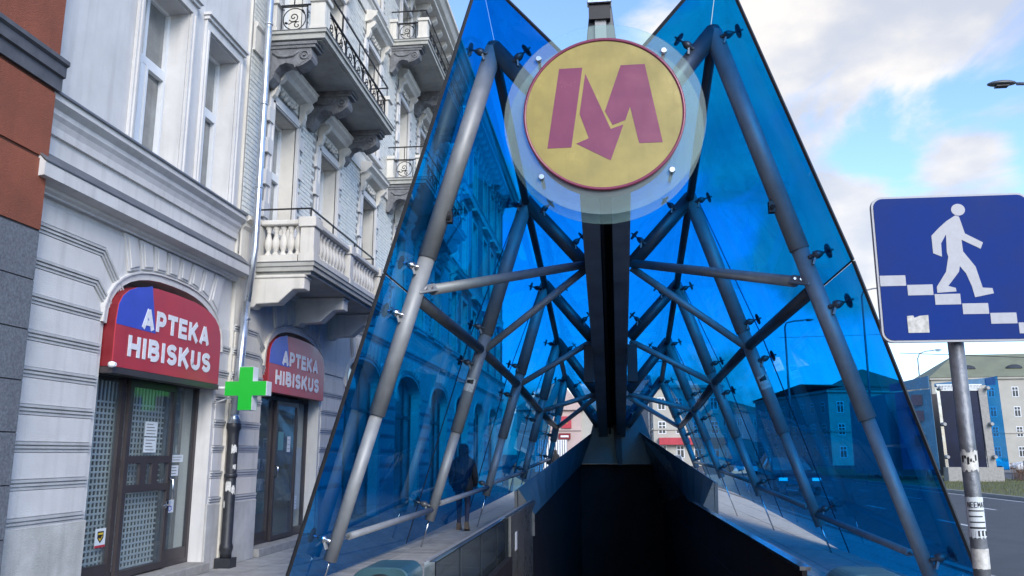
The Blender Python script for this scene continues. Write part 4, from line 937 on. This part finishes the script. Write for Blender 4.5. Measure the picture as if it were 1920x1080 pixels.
# parapets
pan = MB().box(-.012, .012, .008, 1.342, 0, .56)
panm = pan.mesh('parapet_pane', 'greyglass'); pand = MB().box(-.02, .02, .004, 1.346, 0, .56).mesh('parapet_panel', 'shaft')
for i in range(4): inst(panm, 'parapet_pane', (-PX, PY0 + i * 1.35, .03), stw)
MB().box(-PX - .06, -PX + .03, PY0 + 5.4, 17.4, -1.2, .60).build('clad_panel', 'clad', stw)
MB().box(-PX + .031, -PX + .034, 13.05, 13.3, .05, .32).build('notice', 'crosswhite', stw)
MB().box(-PX - .05, -PX + .05, PY0, PY0 + 5.42, -.6, .03).build('parapet_base', 'shaft', stw)
for i in range(7): inst(pand, 'parapet_panel', (PX, PY0 + i * 1.35, .03), stw)
MB().box(PX - .04, PX + .05, PY0, 16.2, -.6, .03).build('parapet_base', 'shaft', stw)
MB().tube([(-PX, PY0, .605), (-PX, 16.4, .605)], .022, 8).build('parapet_rail', 'polish', stw)
MB().box(-PX - .045, -PX - .02, PY0, 16.4, .575, .625).build('parapet_rail', 'steel', stw)
MB().box(PX - .035, PX + .05, PY0, 16.4, .592, .622).build('parapet_rail', 'cap', stw)
MB().box(-PX - .05, -PX + .04, PY0 - .04, PY0, 0, .62).build('end_post', 'chrome', stw)
# polished sheet beside the right parapet
q = MB(); q.hexa([(PX + .08, 8.2, .46), (2.5, 8.6, .10), (2.35, 13.5, .16), (PX + .08, 13.9, .46), (PX + .08, 8.2, .48), (2.5, 8.6, .12), (2.35, 13.5, .18), (PX + .08, 13.9, .48)])
q.build('side_sheet', 'bluesheet', stw)
def newel(x0, x1):
    n = 8; pr = []
    r_ = .16; z1 = .635
    for i in range(n + 1):
        a = math.pi - i * math.pi / 2 / n; pr.append((x0 + r_ + r_ * math.cos(a), z1 - r_ + r_ * math.sin(a)))
    for i in range(n + 1):
        a = math.pi / 2 - i * math.pi / 2 / n; pr.append((x1 - r_*.6 + r_*.6 * math.cos(a), z1 - r_*.6 + r_*.6 * math.sin(a)))
    q = MB(); q.prism([(x0, 0)] + pr + [(x1, 0)], 'y', PY0 - .55, PY0 - .05); o = q.build('newel_box', 'wing', stw, .01)
    q = MB(); xc = x1 - .22; q.prism([(xc + .17*math.cos(t*math.pi/14), .42 + .17*math.sin(t*math.pi/14)) for t in range(15)] + [(xc - .17, .0), (xc + .17, .0)], 'y', PY0 - .60, PY0 - .549); q.build('newel_cap', 'black', o, .006)
newel(-2.03, -1.56); newel(1.62, 2.13)
# ================================================================ METRO DISC
DY = 8.70
ms = empty('metro_sign', (.01, DY, 5.14), 'round glass metro sign with a red M and arrow on a yellow disc', 'metro sign')
def zdisc(r, y0, y1, cx_, cz_, n=96, r0=0):
    q = MB()
    if r0: q.lathe([(r0, y0), (r, y0), (r, y1), (r0, y1)], (cx_, 0, cz_), n, 'y', closed=True)
    else: q.lathe([(r, y0), (r, y1)], (cx_, 0, cz_), n, 'y')
    return q
zdisc(1.11, DY, DY + .015, .01, 5.14).build('front_glass', 'discglass', ms)
zdisc(1.12, DY + .36, DY + .375, .01, 5.14).build('rear_glass', 'discglass', ms)
zdisc(.858, DY - .025, DY - .003, .008, 5.18).build('yellow_face', 'yellow', ms)
zdisc(.889, DY - .035, DY - .003, .008, 5.18, r0=.858).build('magenta_rim', 'magenta', ms)
zdisc(.86, DY + .017, DY + .33, .008, 5.18).build('drum', 'drum', ms)
Mp = dict(a=[(-0.477, 5.727), (-0.217, 5.728), (-0.352, 4.793), (-0.616, 4.792)],
 b=[(-0.186, 5.653), (0.081, 4.989), (0.221, 5.034), (0.073, 4.627), (-0.3, 4.835), (-0.16, 4.892), (-0.257, 5.179)],
 c=[(0.207, 5.733), (0.472, 5.734), (0.638, 4.811), (0.384, 4.811), (0.298, 5.241), (0.243, 5.085), (0.103, 5.033), (0.022, 5.199)])
for k, nm in (('a', 'letter_bar'), ('b', 'letter_arrow'), ('c', 'letter_bar')): MB().prism(Mp[k], 'y', DY - .028, DY - .025).build(nm, 'magenta', ms)
pin = MB(); pin.lathe([(.028, .0), (.036, .008), (.036, .03), (.032, .036)], (0, DY - .04, 0), 16, 'y'); pin = pin.mesh('pin_head', 'chrome')
pst = MB().lathe([(.022, 0), (.022, .36)], (0, DY - .005, 0), 12, 'y').mesh('pin', 'chrome')
for x_, z_ in ((-0.708, 5.864), (0.686, 5.883), (-0.684, 4.469), (0.726, 4.493)):
    o = inst(pst, 'pin', (x_, 0, z_), ms); h_ = bpy.data.objects.new('pin_head', pin); C.objects.link(h_); h_.parent = o
q = MB(); q.tube([(0, DY + .37, 5.6), (0, 9.80, 5.6)], .05, 10); q.tube([(0, DY + .37, 4.95), (0, 9.8, 5.0)], .05, 10); q.build('bracket', 'steel', ms)
# ================================================================ ROAD SIGN
rs = empty('road_sign', (1.44, 3.62, 0), 'blue road sign of a walker going down steps on a stickered grey pole', 'road sign')
YS = 3.6
def rrect(x0, x1, z0, z1, r_, n=6):
    p = []
    for cx_, cz_, a0 in ((x1 - r_, z1 - r_, 0), (x0 + r_, z1 - r_, 90), (x0 + r_, z0 + r_, 180), (x1 - r_, z0 + r_, 270)):
        for i in range(n + 1): a = R(a0 + 90 * i / n); p.append((cx_ + r_*math.cos(a), cz_ + r_*math.sin(a)))
    return p
MB().prism(rrect(1.137, 1.775, 1.952, 2.582, .045), 'y', YS, YS + .022).build('plate', 'plategrey', rs)
MB().prism(rrect(1.146, 1.766, 1.961, 2.573, .038), 'y', YS - .003, YS).build('blue_face', 'plateblue', rs)
body = [(1.474, 2.49), (1.436, 2.466), (1.404, 2.438), (1.37, 2.404), (1.37, 2.328), (1.404, 2.312), (1.406, 2.37), (1.429, 2.408), (1.425, 2.331), (1.429, 2.311), (1.414, 2.247), (1.371, 2.183), (1.371, 2.158), (1.447, 2.162), (1.446, 2.177), (1.417, 2.186), (1.465, 2.245), (1.471, 2.27), (1.493, 2.237), (1.51, 2.183), (1.518, 2.136), (1.593, 2.151), (1.59, 2.173), (1.552, 2.176), (1.533, 2.266), (1.49, 2.333), (1.489, 2.383), (1.561, 2.342), (1.573, 2.369), (1.505, 2.41), (1.489, 2.484)]
q = MB(); q.prism(body, 'y', YS - .0045, YS - .003); q.prism([(1.488 + .028*math.cos(k*math.pi/10), 2.5145 + .026*math.sin(k*math.pi/10)) for k in range(20)], 'y', YS - .0045, YS - .003)
q.build('walking_figure', 'plategrey', rs)
q = MB()
for i in range(6):
    x_, z_ = 1.146 + i * .1055, 2.193 - i * .0418; q.box(x_ + (.002 if i else 0), min(x_ + .1035, 1.766), YS - .0045, YS - .003, z_ - .002, z_ + .043)
q.build('step_symbol', 'plategrey', rs)
MB().prism([(1.241, 2.062), (1.266, 2.064), (1.27, 2.054), (1.291, 2.062), (1.326, 2.065), (1.324, 1.991), (1.241, 1.991)], 'y', YS - .0048, YS - .003).build('peeling_sticker', 'sticker', rs)
po = MB(); po.tube([(1.465, YS + .055, 0), (1.44, YS + .055, 2.52)], .031, 20); po = po.build('pole', 'galv', rs)
q = MB()
for z in (2.08, 2.45): q.lathe([(.034, 0), (.034, .03)], (1.447, YS + .055, z), 16); q.box(1.40, 1.49, YS + .022, YS + .03, z, z + .03)
q.build('clamp', 'chrome', rs)
def wrap(z0, z1, a0, a1, m, name, ragged=0, rr=.0325, n=14, parent=rs):
    q = MB(); xx = 1.465 - .025 * ((z0 + z1) / 2) / 2.52; T = []; B = []
    for i in range(n + 1):
        a = R(a0 + (a1 - a0) * i / n); T.append((xx + rr*math.cos(a), YS + .055 + rr*math.sin(a), z1 - random.random()*ragged)); B.append((xx + rr*math.cos(a), YS + .055 + rr*math.sin(a), z0 + random.random()*ragged))
    for i in range(n): q.quad(B[i], B[i+1], T[i+1], T[i])
    return q.build(name, m, parent)
wrap(1.42, 1.52, 185, 330, 'sticker', 'torn_sticker', .018)
for i in range(6): wrap(1.43 + random.random()*.06, 1.45 + random.random()*.06, 200 + i*18, 214 + i*18, 'black', 'torn_sticker', .008, .0332, 4)
fl = wrap(1.17, 1.33, 182, 340, 'paper', 'flyer', .004)
for i in range(4): wrap(1.272 - i*.022, 1.277 - i*.022, 205, 318 - 20*(i % 2), 'castiron', 'print', 0, .0331, 8, fl)
wrap(1.205, 1.212, 200, 320, 'castiron', 'print', 0, .0331, 8, fl)
wrap(1.175, 1.20, 185, 335, 'castiron', 'print', .004, .0330, 8, fl)
for i in range(4): wrap(1.165, 1.20, 212 + i*26, 224 + i*26, 'paper', 'tear_off_strip', .006, .0340, 4, fl)
wrap(1.05, 1.13, 182, 340, 'sticker', 'torn_sticker', .003)
# curved lettering NEEMAT
q = MB()
glyph = {'N': [[(0,0),(0,1),(1,0),(1,1)]], 'E': [[(1,0),(0,0),(0,1),(1,1)], [(0,.5),(.8,.5)]], 'M': [[(0,0),(0,1),(.5,.3),(1,1),(1,0)]], 'A': [[(0,0),(.5,1),(1,0)], [(.25,.4),(.75,.4)]], 'T': [[(.5,0),(.5,1)], [(0,1),(1,1)]]}
xx = 1.452
for k, ch_ in enumerate('NEEMAT'):
    for pl in glyph[ch_]:
        for (a, b) in zip(pl, pl[1:]):
            P = []
            for (u, v) in (a, b):
                an = R(206 + k * 22 + u * 15); P.append(Vector((xx + .0338*math.cos(an), YS + .055 + .0338*math.sin(an), 1.288 + v * .020)))
            q.tube(P, .0012, 4)
q.build('lettering', 'castiron', fl)
# ================================================================ STREET: lamps, cars, second canopy, far buildings, people
def lamp(x, y, h, arm, sgn, lab, head=.9, r0=.09, group='street lamps along the road'):
    o = empty('street_lamp', (x, y, 0), lab, 'street lamp', group)
    q = MB(); q.tube([(x, y, -.1), (x, y, h - .5)], r0, 10, r2=r0*.55); q.tube([(x, y, h - .5), (x + sgn*.15, y, h - .15), (x + sgn*arm*.5, y, h), (x + sgn*arm, y, h + .05)], r0*.5, 8); q.lathe([(r0*1.6, 0), (r0*1.4, .5), (r0, .6)], (x, y, -.1), 10)
    q.build('pole', 'galv', o)
    q = MB(); hx = x + sgn*(arm + head*.5)
    prof = [(math.sin(t*math.pi/8), -math.cos(t*math.pi/8)) for t in range(9)]
    v0 = []
    q.lathe([(.001 + .5*a, .12*b*(1 if b > 0 else .6)) for a, b in prof], (0, 0, 0), 14)
    for v in q.b.verts: v.co = Vector((hx + v.co.x * head, y + v.co.y * head * .42, h + .07 + v.co.z * head))
    q.build('lamp_head', 'steeldark', o)
    MB().box(hx - head*.22, hx + head*.2, y - head*.12, y + head*.12, h - .03*head - .01, h + .0).build('lamp_glass', 'far_window' if False else 'keeldark', o)
    return o
lamp(15.4, 27.0, 13.25, 2.0, -1, 'street lamp whose oval head hangs against the sky at the top right', .92, .11)
lamp(21.15, 60, 8.4, 1.1, 1, 'small bent arm street lamp standing above the second canopy at right', .55, .07)
lamp(14.9, 72, 12.5, 1.6, 1, 'tall street lamp seen through the right glass wall left of the front leg', .8, .13)
lamp(17.2, 58, 12.5, 1.6, 1, 'tall street lamp seen through the right glass wall close to the road sign', .8, .10)
lamp(3.4, 75, 9.5, 1.4, 1, 'street lamp in the right rear opening of the canopy', .7, .09)
def car(x, y, hd, col, lab, group='cars on the street', lights=False, L_=4.3):
    o = bpy.data.objects.new('parked_car' if not lights else 'car', None); C.objects.link(o); o.location = (x, y, -.12); o.rotation_euler = (0, 0, hd); tag(o, lab, 'car', group)
    q = MB(); hw = .86     # side profile along +x = front
    low = [(-2.15, .35), (-2.15, .75), (-2.05, .95), (-1.2, 1.0), (1.0, .97), (1.75, .86), (2.1, .68), (2.15, .35)]
    q.prism(low, 'y', -hw, hw); q.build('body', col, o, .06, local=True)
    q = MB(); c0 = [(-1.75, .96), (-1.25, 1.42), (.15, 1.46), (.95, .96)]
    v = [(a, -hw*.93, b) for a, b in c0] + [(a, hw*.93, b) for a, b in c0]
    v = [(p[0], p[1] * (.80 if p[2] > 1.2 else 1), p[2]) for p in v]
    q.hexa([v[0], v[3], v[7], v[4], v[1], v[2], v[6], v[5]]); q.build('windows', 'winglass', o, local=True)
    q = MB(); q.box(-1.2, .12, -hw*.76, hw*.76, 1.41, 1.49); q.build('roof', col, o, .03, local=True)
    q = MB()
    for sy in (-1, 1):
        for a, b in (((-1.72, .97), (-1.24, 1.45)), ((-.45, .97), (-.45, 1.45)), ((.95, .97), (.14, 1.48))): q.tube([(a[0], sy*hw*.925, a[1]), (b[0], sy*hw*.75, b[1])], .035, 6)
    q.build('pillar', col, o, local=True)
    for sx in (-1.35, 1.35):
        for sy in (-1, 1):
            q = MB(); q.lathe([(.20, -.10), (.32, -.09), (.32, .09), (.20, .10)], (sx, sy*(hw - .07), .32), 16, 'y'); wv = q.build('wheel', 'tyre', o, local=True)
            q = MB(); q.lathe([(.19, -.105), (.19, .105)], (sx, sy*(hw - .07), .32), 12, 'y'); q.build('rim', 'carsilver', wv, local=True)
    for sy in (-1, 1):
        MB().box(2.10, 2.17, sy*.62 - .16, sy*.62 + .16, .58, .70).build('headlight', 'lampglow' if lights else 'crosswhite', o, local=True)
        MB().box(-2.18, -2.12, sy*.66 - .14, sy*.66 + .14, .66, .84).build('tail_light', 'tail', o, local=True)
    MB().box(2.12, 2.18, -.5, .5, .36, .46).build('grille', 'black', o, local=True)
    return o
car(7.2, 36, R(-90), 'cardark', 'dark car with lit headlights driving towards us behind the right glass wall', lights=True)
car(9.8, 66, R(-90), 'carsilver', 'silver car far down the road behind the right glass wall')
car(34.5, 73, R(175), 'carwhite', 'white hatchback with red tail lights behind the fence at the right edge')
car(30.2, 74.5, R(178), 'carwhite', 'white car half hidden by the second canopy')
car(5.6, 78, R(-90), 'carwhite', 'white car in the right rear opening of the canopy'); car(5.4, 92, R(-90), 'carsilver', 'small distant silver car in the right rear opening')
# second canopy
c2 = empty('metro_entrance_canopy', (20, 50, 0), 'second smaller blue glass metro entrance standing on the grass median', 'canopy')
def q4(name, m, pts, th=.06):
    v = [Vector(p) for p in pts]; n = (v[1]-v[0]).cross(v[3]-v[0]).normalized(); return MB().hexa(v + [p + n*th for p in v]).build(name, m, c2)
MB().box(18.5, 21.4, 49.5, 50.2, -.1, .75).build('plinth', 'kerb', c2)
q4('dark_panel', 'navy', [(18.7, 50, .75), (20.75, 50, .75), (20.7, 50, 5.0), (18.6, 50, 5.0)]); q4('dark_back', 'keeldark', [(18.9, 53, .2), (21.6, 53, .2), (21.6, 53, 5.0), (18.3, 53, 5.0)])
q4('blue_panel', 'blueglass', [(21.25, 50, .6), (21.9, 50, .6), (21.8, 50, 5.8), (21.15, 50, 5.65)]); q4('blue_panel', 'bluepane', [(18.4, 50.06, 5.2), (21.7, 50.06, 5.3), (21.7, 50.06, 5.75), (18.4, 50.06, 5.4)])
q4('blue_panel', 'bluepane', [(16.8, 51.5, .6), (18.3, 50.1, .6), (18.2, 50.1, 5.1), (16.7, 51.5, 5.0)]); q4('blue_panel', 'bluepane', [(16.6, 52, 5.1), (18.15, 50.1, 5.15), (18.15, 50.1, 5.85), (16.6, 52, 5.5)])
for z in (1.9, 3.3, 4.2):
    MB().box(17.2, 17.8, 50.35, 50.4, z, z + .6).build('reflected_window', 'navy', c2)  # window reflections in the side panel, shaped as dark boxes
def lean(x0, x1, w_, m, nm): MB().hexa([(x0, 49.85, .75), (x0 + w_, 49.85, .75), (x0 + w_, 49.97, .75), (x0, 49.97, .75), (x1, 49.85, 5.1), (x1 + w_, 49.85, 5.1), (x1 + w_, 49.97, 5.1), (x1, 49.97, 5.1)]).build(nm, m, c2)
lean(18.52, 18.42, .16, 'cap', 'post'); lean(20.78, 20.66, .42, 'kerb', 'post')
q = MB()
for i in range(30): q.box(18.5 + i*.078, 18.53 + i*.078, 49.88, 49.93, 5.02, 5.3)
q.box(18.45, 20.9, 49.9, 49.95, 4.98, 5.04); q.box(18.45, 20.9, 49.9, 49.95, 5.28, 5.34); q.build('vent_grille', 'crosswhite', c2)
q = MB()
for z in (1.3, 3.1, 5.1):
    for x_ in (18.6, 21.1): q.lathe([(.09, -.25), (.12, -.1), (.12, 0)], (x_, 49.8, z), 10, 'y')
q.build('fitting', 'steel', c2, kind='stuff')
gs = MB(); gs.box(16.4, 18.3, 52.3, 60, .2, 5.0); gs.build('side_wall', 'steel', c2)
for z in (3.2, 4.0):
    pass
# fence on the median
fn = empty('fence', (24, 50, 0), 'low wire mesh fence to the right of the second canopy', 'fence')
for i in range(9):
    MB().box(22.9 + i*1.6, 22.95 + i*1.6, 50.5, 50.55, -.1, 1.1).build('post', 'steeldark', fn)
q = MB()
for i in range(150): q.box(22.95 + i*.09, 22.957 + i*.09, 50.52, 50.527, .0, 1.05)
for k in range(8): q.box(22.9, 36, 50.52, 50.53, .05 + k*.13, .06 + k*.13)
q.build('mesh_wire', 'steeldark', fn, kind='stuff')
hd = MB()
for i in range(2600):
    x_ = random.uniform(23, 34); y_ = random.uniform(51.2, 52.6); a = random.uniform(-.6, .6); b_ = random.uniform(-.4, .4); h_ = random.uniform(.4, 1.0)
    hd.quad((x_, y_, -.1), (x_ + .012, y_, -.1), (x_ + a*.4 + .008, y_ + b_, h_), (x_ + a*.4, y_ + b_, h_))
tag(hd.build('hedge', 'twig'), 'bare brown winter hedge behind the wire fence', 'hedge')
# overhead wires
ow = MB()
for (a, b) in (((14, 20, 9.6), (75, 120, 15.5)), ((10, 30, 4.9), (60, 60, 7.8)), ((14, 40, 8.2), (90, 90, 15.0)), ((9, 45, 7.5), (60, 100, 17))):
    a, b = Vector(a), Vector(b); ow.tube([a.lerp(b, t / 8) - Vector((0, 0, .5 * math.sin(math.pi * t / 8))) for t in range(9)], .012, 4)
tag(ow.build('overhead_wire', 'iron'), 'thin tram wires slung across the sky above the road', 'wires')
# far buildings
def far_building(lab, ox, oy, rotz, Lx, Ly, floors, fh, wm, rm, roofh, pitch, z0=0.0, dormers=0, cat='building', wl_=1.0, base='kerb', hip=True):
    o = bpy.data.objects.new('far_building', None); C.objects.link(o); o.location = (ox, oy, 0); o.rotation_euler = (0, 0, rotz); tag(o, lab, cat)
    H_ = floors * fh + 1.0
    MB().box(0, Lx, 0, Ly, -.1, H_).build('wall', wm, o, local=True)
    q = MB(); q.box(-.3, Lx + .3, -.35, -.0, H_ - .35, H_); q.box(-.35, -.0, 0, Ly, H_ - .35, H_); q.box(0, Lx, -.15, 0, fh * 1.45, fh * 1.45 + .25); q.box(-.15, 0, 0, Ly, fh*1.45, fh*1.45 + .25); q.build('cornice', wm, o, local=True)
    if roofh:
        ins_ = Ly * .42
        e = .5
        q = MB(); a = [(-e, -e, H_), (Lx + e, -e, H_), (Lx + e, Ly + e, H_), (-e, Ly + e, H_)]; r0 = (ins_ if hip else -e, Ly/2, H_ + roofh); r1 = (Lx - ins_ if hip else Lx + e, Ly/2, H_ + roofh)
        V = [q.b.verts.new(p) for p in a + [r0, r1]]
        for f in ((0, 1, 5, 4), (2, 3, 4, 5), (3, 0, 4), (1, 2, 5), (3, 2, 1, 0)): q.b.faces.new([V[i] for i in f])
        ro = q.build('roof', rm, o, local=True)
        for i in range(dormers):
            x_ = Lx * (i + .9) / (dormers + .5); t = .35; q = MB(); q.lathe([(.0, -.6), (.9, -.6), (.9, 0)], (0, 0, 0), 16, 'y')
            for v in q.b.verts: v.co = Vector((x_ + v.co.x*1.4, Ly/2*t + v.co.y, H_ + roofh*t + max(0, v.co.z) * .7))
            q.build('dormer', 'farwin', ro, local=True)
    wmesh = MB().box(-wl_/2, wl_/2, -.03, .12, 0, fh*.52).mesh('window', 'frame'); pm = MB()
    for a, b in ((-wl_/2 + .1, -.05), (.05, wl_/2 - .1)): pm.box(a, b, -.05, -.03, .1, fh*.33); pm.box(a, b, -.05, -.03, fh*.33 + .1, fh*.52 - .1)
    pm = pm.mesh('pane', 'farwin')
    def win(x_, y_, z_, rz):
        wo = bpy.data.objects.new('window', wmesh); C.objects.link(wo); wo.parent = o; wo.location = (x_, y_, z_); wo.rotation_euler = (0, 0, rz)
        p = bpy.data.objects.new('pane', pm); C.objects.link(p); p.parent = wo
    for f in range(floors):
        z_ = .9 + f * fh; n = int(Lx / pitch); m2 = int(Ly / pitch)
        for i in range(n): win((i + .5) * Lx / n, -.001, z_, 0)
        for i in range(m2): win(-.001, (i + .5) * Ly / m2, z_, R(-90))
    return o
far_building('long cream building with green tiled hip roof and eyebrow dormers at right', 54, 148, R(-4), 62, 15, 4, 3.25, 'farcream', 'farroof', 4.6, 3.6, dormers=8)
far_building('pale cream block seen through the right glass wall of the canopy', 29.5, 118, R(12), 13, 26, 3, 3.0, 'farcream', 'farroof', 1.8, 3.2)
far_building('low tenement beyond the second canopy with olive roof', 41, 160, R(-4), 14, 16, 4, 3.1, 'farcream', 'farroof', 4.0, 3.4)
far_building('tall cream tenement with shop row in the right rear opening', 5.65, 112, R(0), 9, 14, 3, 3.1, 'farcream', 'farroof', 0.0, 2.2)
far_building('blank grey gable wall with a lean-to behind the canopy', -1.0, 118, R(0), 6.6, 16, 3, 3.0, 'fargrey', 'fargrey', 3.0, 40, hip=False)
far_building('dark distant block seen through the right glass', 18, 175, R(0), 13, 14, 3, 3.0, 'fargrey', 'farroof', 2.5, 3.2)
sh = MB(); sh.box(6.3, 15, 111.2, 112, 2.6, 3.5); sg = sh.build('shop_fascia', 'red'); tag(sg, 'red shop fascia strip on the cream tenement in the rear opening', 'shop sign')
bp = far_building('pale pink gabled tenement in the left rear opening of the canopy', -9.5, 86, 0, 6.6, 14, 2, 2.6, 'farpink', 'fargrey', 0, 40)
q = MB(); q.prism([(0, 6.2), (6.6, 6.2), (4.4, 9.0)], 'y', 0, 14); q.build('gable', 'farpink', bp, local=True)
q = MB(); q.box(6.6, 8.2, .2, 12, 0, 6.3); q.build('annex', 'farcream', bp, local=True)
pr = MB(); pr.box(-4.9, -3.9, 85.7, 85.9, 4.0, 5.2); po_ = pr.build('shop_sign', 'red'); tag(po_, 'square red and yellow shop sign on the pink gable wall', 'shop sign')
q = MB(); q.prism([(-4.55, 4.62), (-4.3, 4.8), (-4.35, 4.62), (-4.3, 4.42)], 'y', 85.66, 85.7); q.build('emblem', 'yellowink', po_)
q = MB(); q.box(-5.2, -4.0, 85.7, 85.9, 2.9, 3.5); qo = q.build('shop_sign', 'darkred'); tag(qo, 'narrow purple name board under the red sign on the pink wall', 'shop sign')
q = MB(); q.box(-5.0, -4.2, 85.66, 85.7, 3.1, 3.28); q.build('lettering_band', 'white', qo)
hf = empty('hoarding', (-5.4, 70, 0), 'white corrugated hoarding on the pavement far down the left side', 'hoarding')
for i in range(14): MB().box(-6.2 + i*.19, -6.2 + i*.19 + .12, 69.9, 70 + .05, 0, 2.6).build('board', 'white', hf)
MB().box(-6.2, -3.55, 70.05, 70.1, 0, 2.6).build('backing', 'fargrey', hf)
# people
def person(x, y, hd, h, lab, pack=True):
    o = bpy.data.objects.new('person', None); C.objects.link(o); o.location = (x, y, 0); o.rotation_euler = (0, 0, hd); tag(o, lab, 'person')
    s = h / 1.72
    J = {'pel': (0, 0, .95, .15), 'wst': (0, .0, 1.10, .125), 'chs': (0, 0, 1.32, .155), 'nck': (0, .01, 1.47, .06), 'hd0': (0, .03, 1.56, .085), 'hd1': (0, .02, 1.66, .085),
         'shL': (-.17, 0, 1.40, .065), 'elL': (-.24, -.06, 1.14, .048), 'wrL': (-.23, .04, .92, .035), 'hnL': (-.22, .08, .84, .03),
         'shR': (.17, 0, 1.40, .065), 'elR': (.24, -.04, 1.14, .048), 'wrR': (.23, .08, .94, .035), 'hnR': (.22, .12, .86, .03),
         'hpL': (-.09, 0, .88, .09), 'knL': (-.09, .10, .50, .062), 'anL': (-.09, .10, .11, .042), 'toL': (-.09, .22, .05, .035),
         'hpR': (.09, 0, .88, .09), 'knR': (.09, .04, .50, .062), 'anR': (.10, -.20, .16, .042), 'toR': (.10, -.10, .05, .035)}
    E_ = [('pel', 'wst'), ('wst', 'chs'), ('chs', 'nck'), ('nck', 'hd0'), ('hd0', 'hd1'), ('chs', 'shL'), ('shL', 'elL'), ('elL', 'wrL'), ('wrL', 'hnL'), ('chs', 'shR'), ('shR', 'elR'), ('elR', 'wrR'), ('wrR', 'hnR'), ('pel', 'hpL'), ('hpL', 'knL'), ('knL', 'anL'), ('anL', 'toL'), ('pel', 'hpR'), ('hpR', 'knR'), ('knR', 'anR'), ('anR', 'toR')]
    ks_ = list(J); me_ = bpy.data.meshes.new('body'); me_.from_pydata([Vector(J[k][:3]) * s for k in ks_], [(ks_.index(a), ks_.index(b)) for a, b in E_], [])
    bo2 = bpy.data.objects.new('body', me_); C.objects.link(bo2); bo2.parent = o
    md_ = bo2.modifiers.new('skin', 'SKIN'); 
    for i, k in enumerate(ks_):
        me_.skin_vertices[0].data[i].radius = (J[k][3] * s, J[k][3] * s * (.8 if k in ('chs', 'wst', 'pel') else 1))
    me_.skin_vertices[0].data[0].use_root = True
    sb = bo2.modifiers.new('sub', 'SUBSURF'); sb.levels = 2; sb.render_levels = 2
    me_.materials.append(M['jeans'])
    q = MB(); q.lathe([(.19, .78), (.185, .95), (.165, 1.12), (.20, 1.32), (.19, 1.42), (.10, 1.50), (.08, 1.52)], (0, 0, 0), 18)
    for v in q.b.verts: v.co = Vector((v.co.x * 1.12, v.co.y * .78, v.co.z)) * s
    q.build('coat', 'coat', o, local=True)
    q = MB()
    for sx in (-1, 1): q.tube([Vector((sx*.18, 0, 1.41))*s, Vector((sx*.25, -.05, 1.14))*s, Vector((sx*.24, .05, .93))*s], .062*s, 10)
    q.build('sleeves', 'coat', o, local=True)
    q = MB(); q.lathe([(0, 1.76), (.06, 1.745), (.10, 1.70), (.112, 1.62), (.105, 1.52), (.07, 1.46)], (0, -.005, 0), 14)
    for v in q.b.verts: v.co = v.co * s
    q.build('hair', 'hair', o, local=True)
    for (a, b) in (('anL', 'toL'), ('anR', 'toR')):
        p0, p1 = Vector(J[a][:3]), Vector(J[b][:3]); q = MB(); q.hexa([(p0.x-.045, p0.y-.07, p0.z-.11), (p0.x+.045, p0.y-.07, p0.z-.11), (p1.x+.05, p1.y+.05, p1.z-.05), (p1.x-.05, p1.y+.05, p1.z-.05), (p0.x-.045, p0.y-.06, p0.z+.03), (p0.x+.045, p0.y-.06, p0.z+.03), (p1.x+.04, p1.y+.03, p1.z+.02), (p1.x-.04, p1.y+.03, p1.z+.02)]); q.build('shoe', 'shoe', o, .015, local=True)
    if pack: q = MB(); q.box(-.13*s, .13*s, -.26*s, -.12*s, 1.02*s, 1.42*s); q.build('backpack', 'black', o, .03, local=True)
    return o
person(-2.95, 16.9, R(4), 1.66, 'person in dark coat walking away behind the left blue glass wall, brown shoes showing')
person(-3.75, 58.0, R(10), 1.72, 'distant person in dark clothes seen through the left rear opening', False)
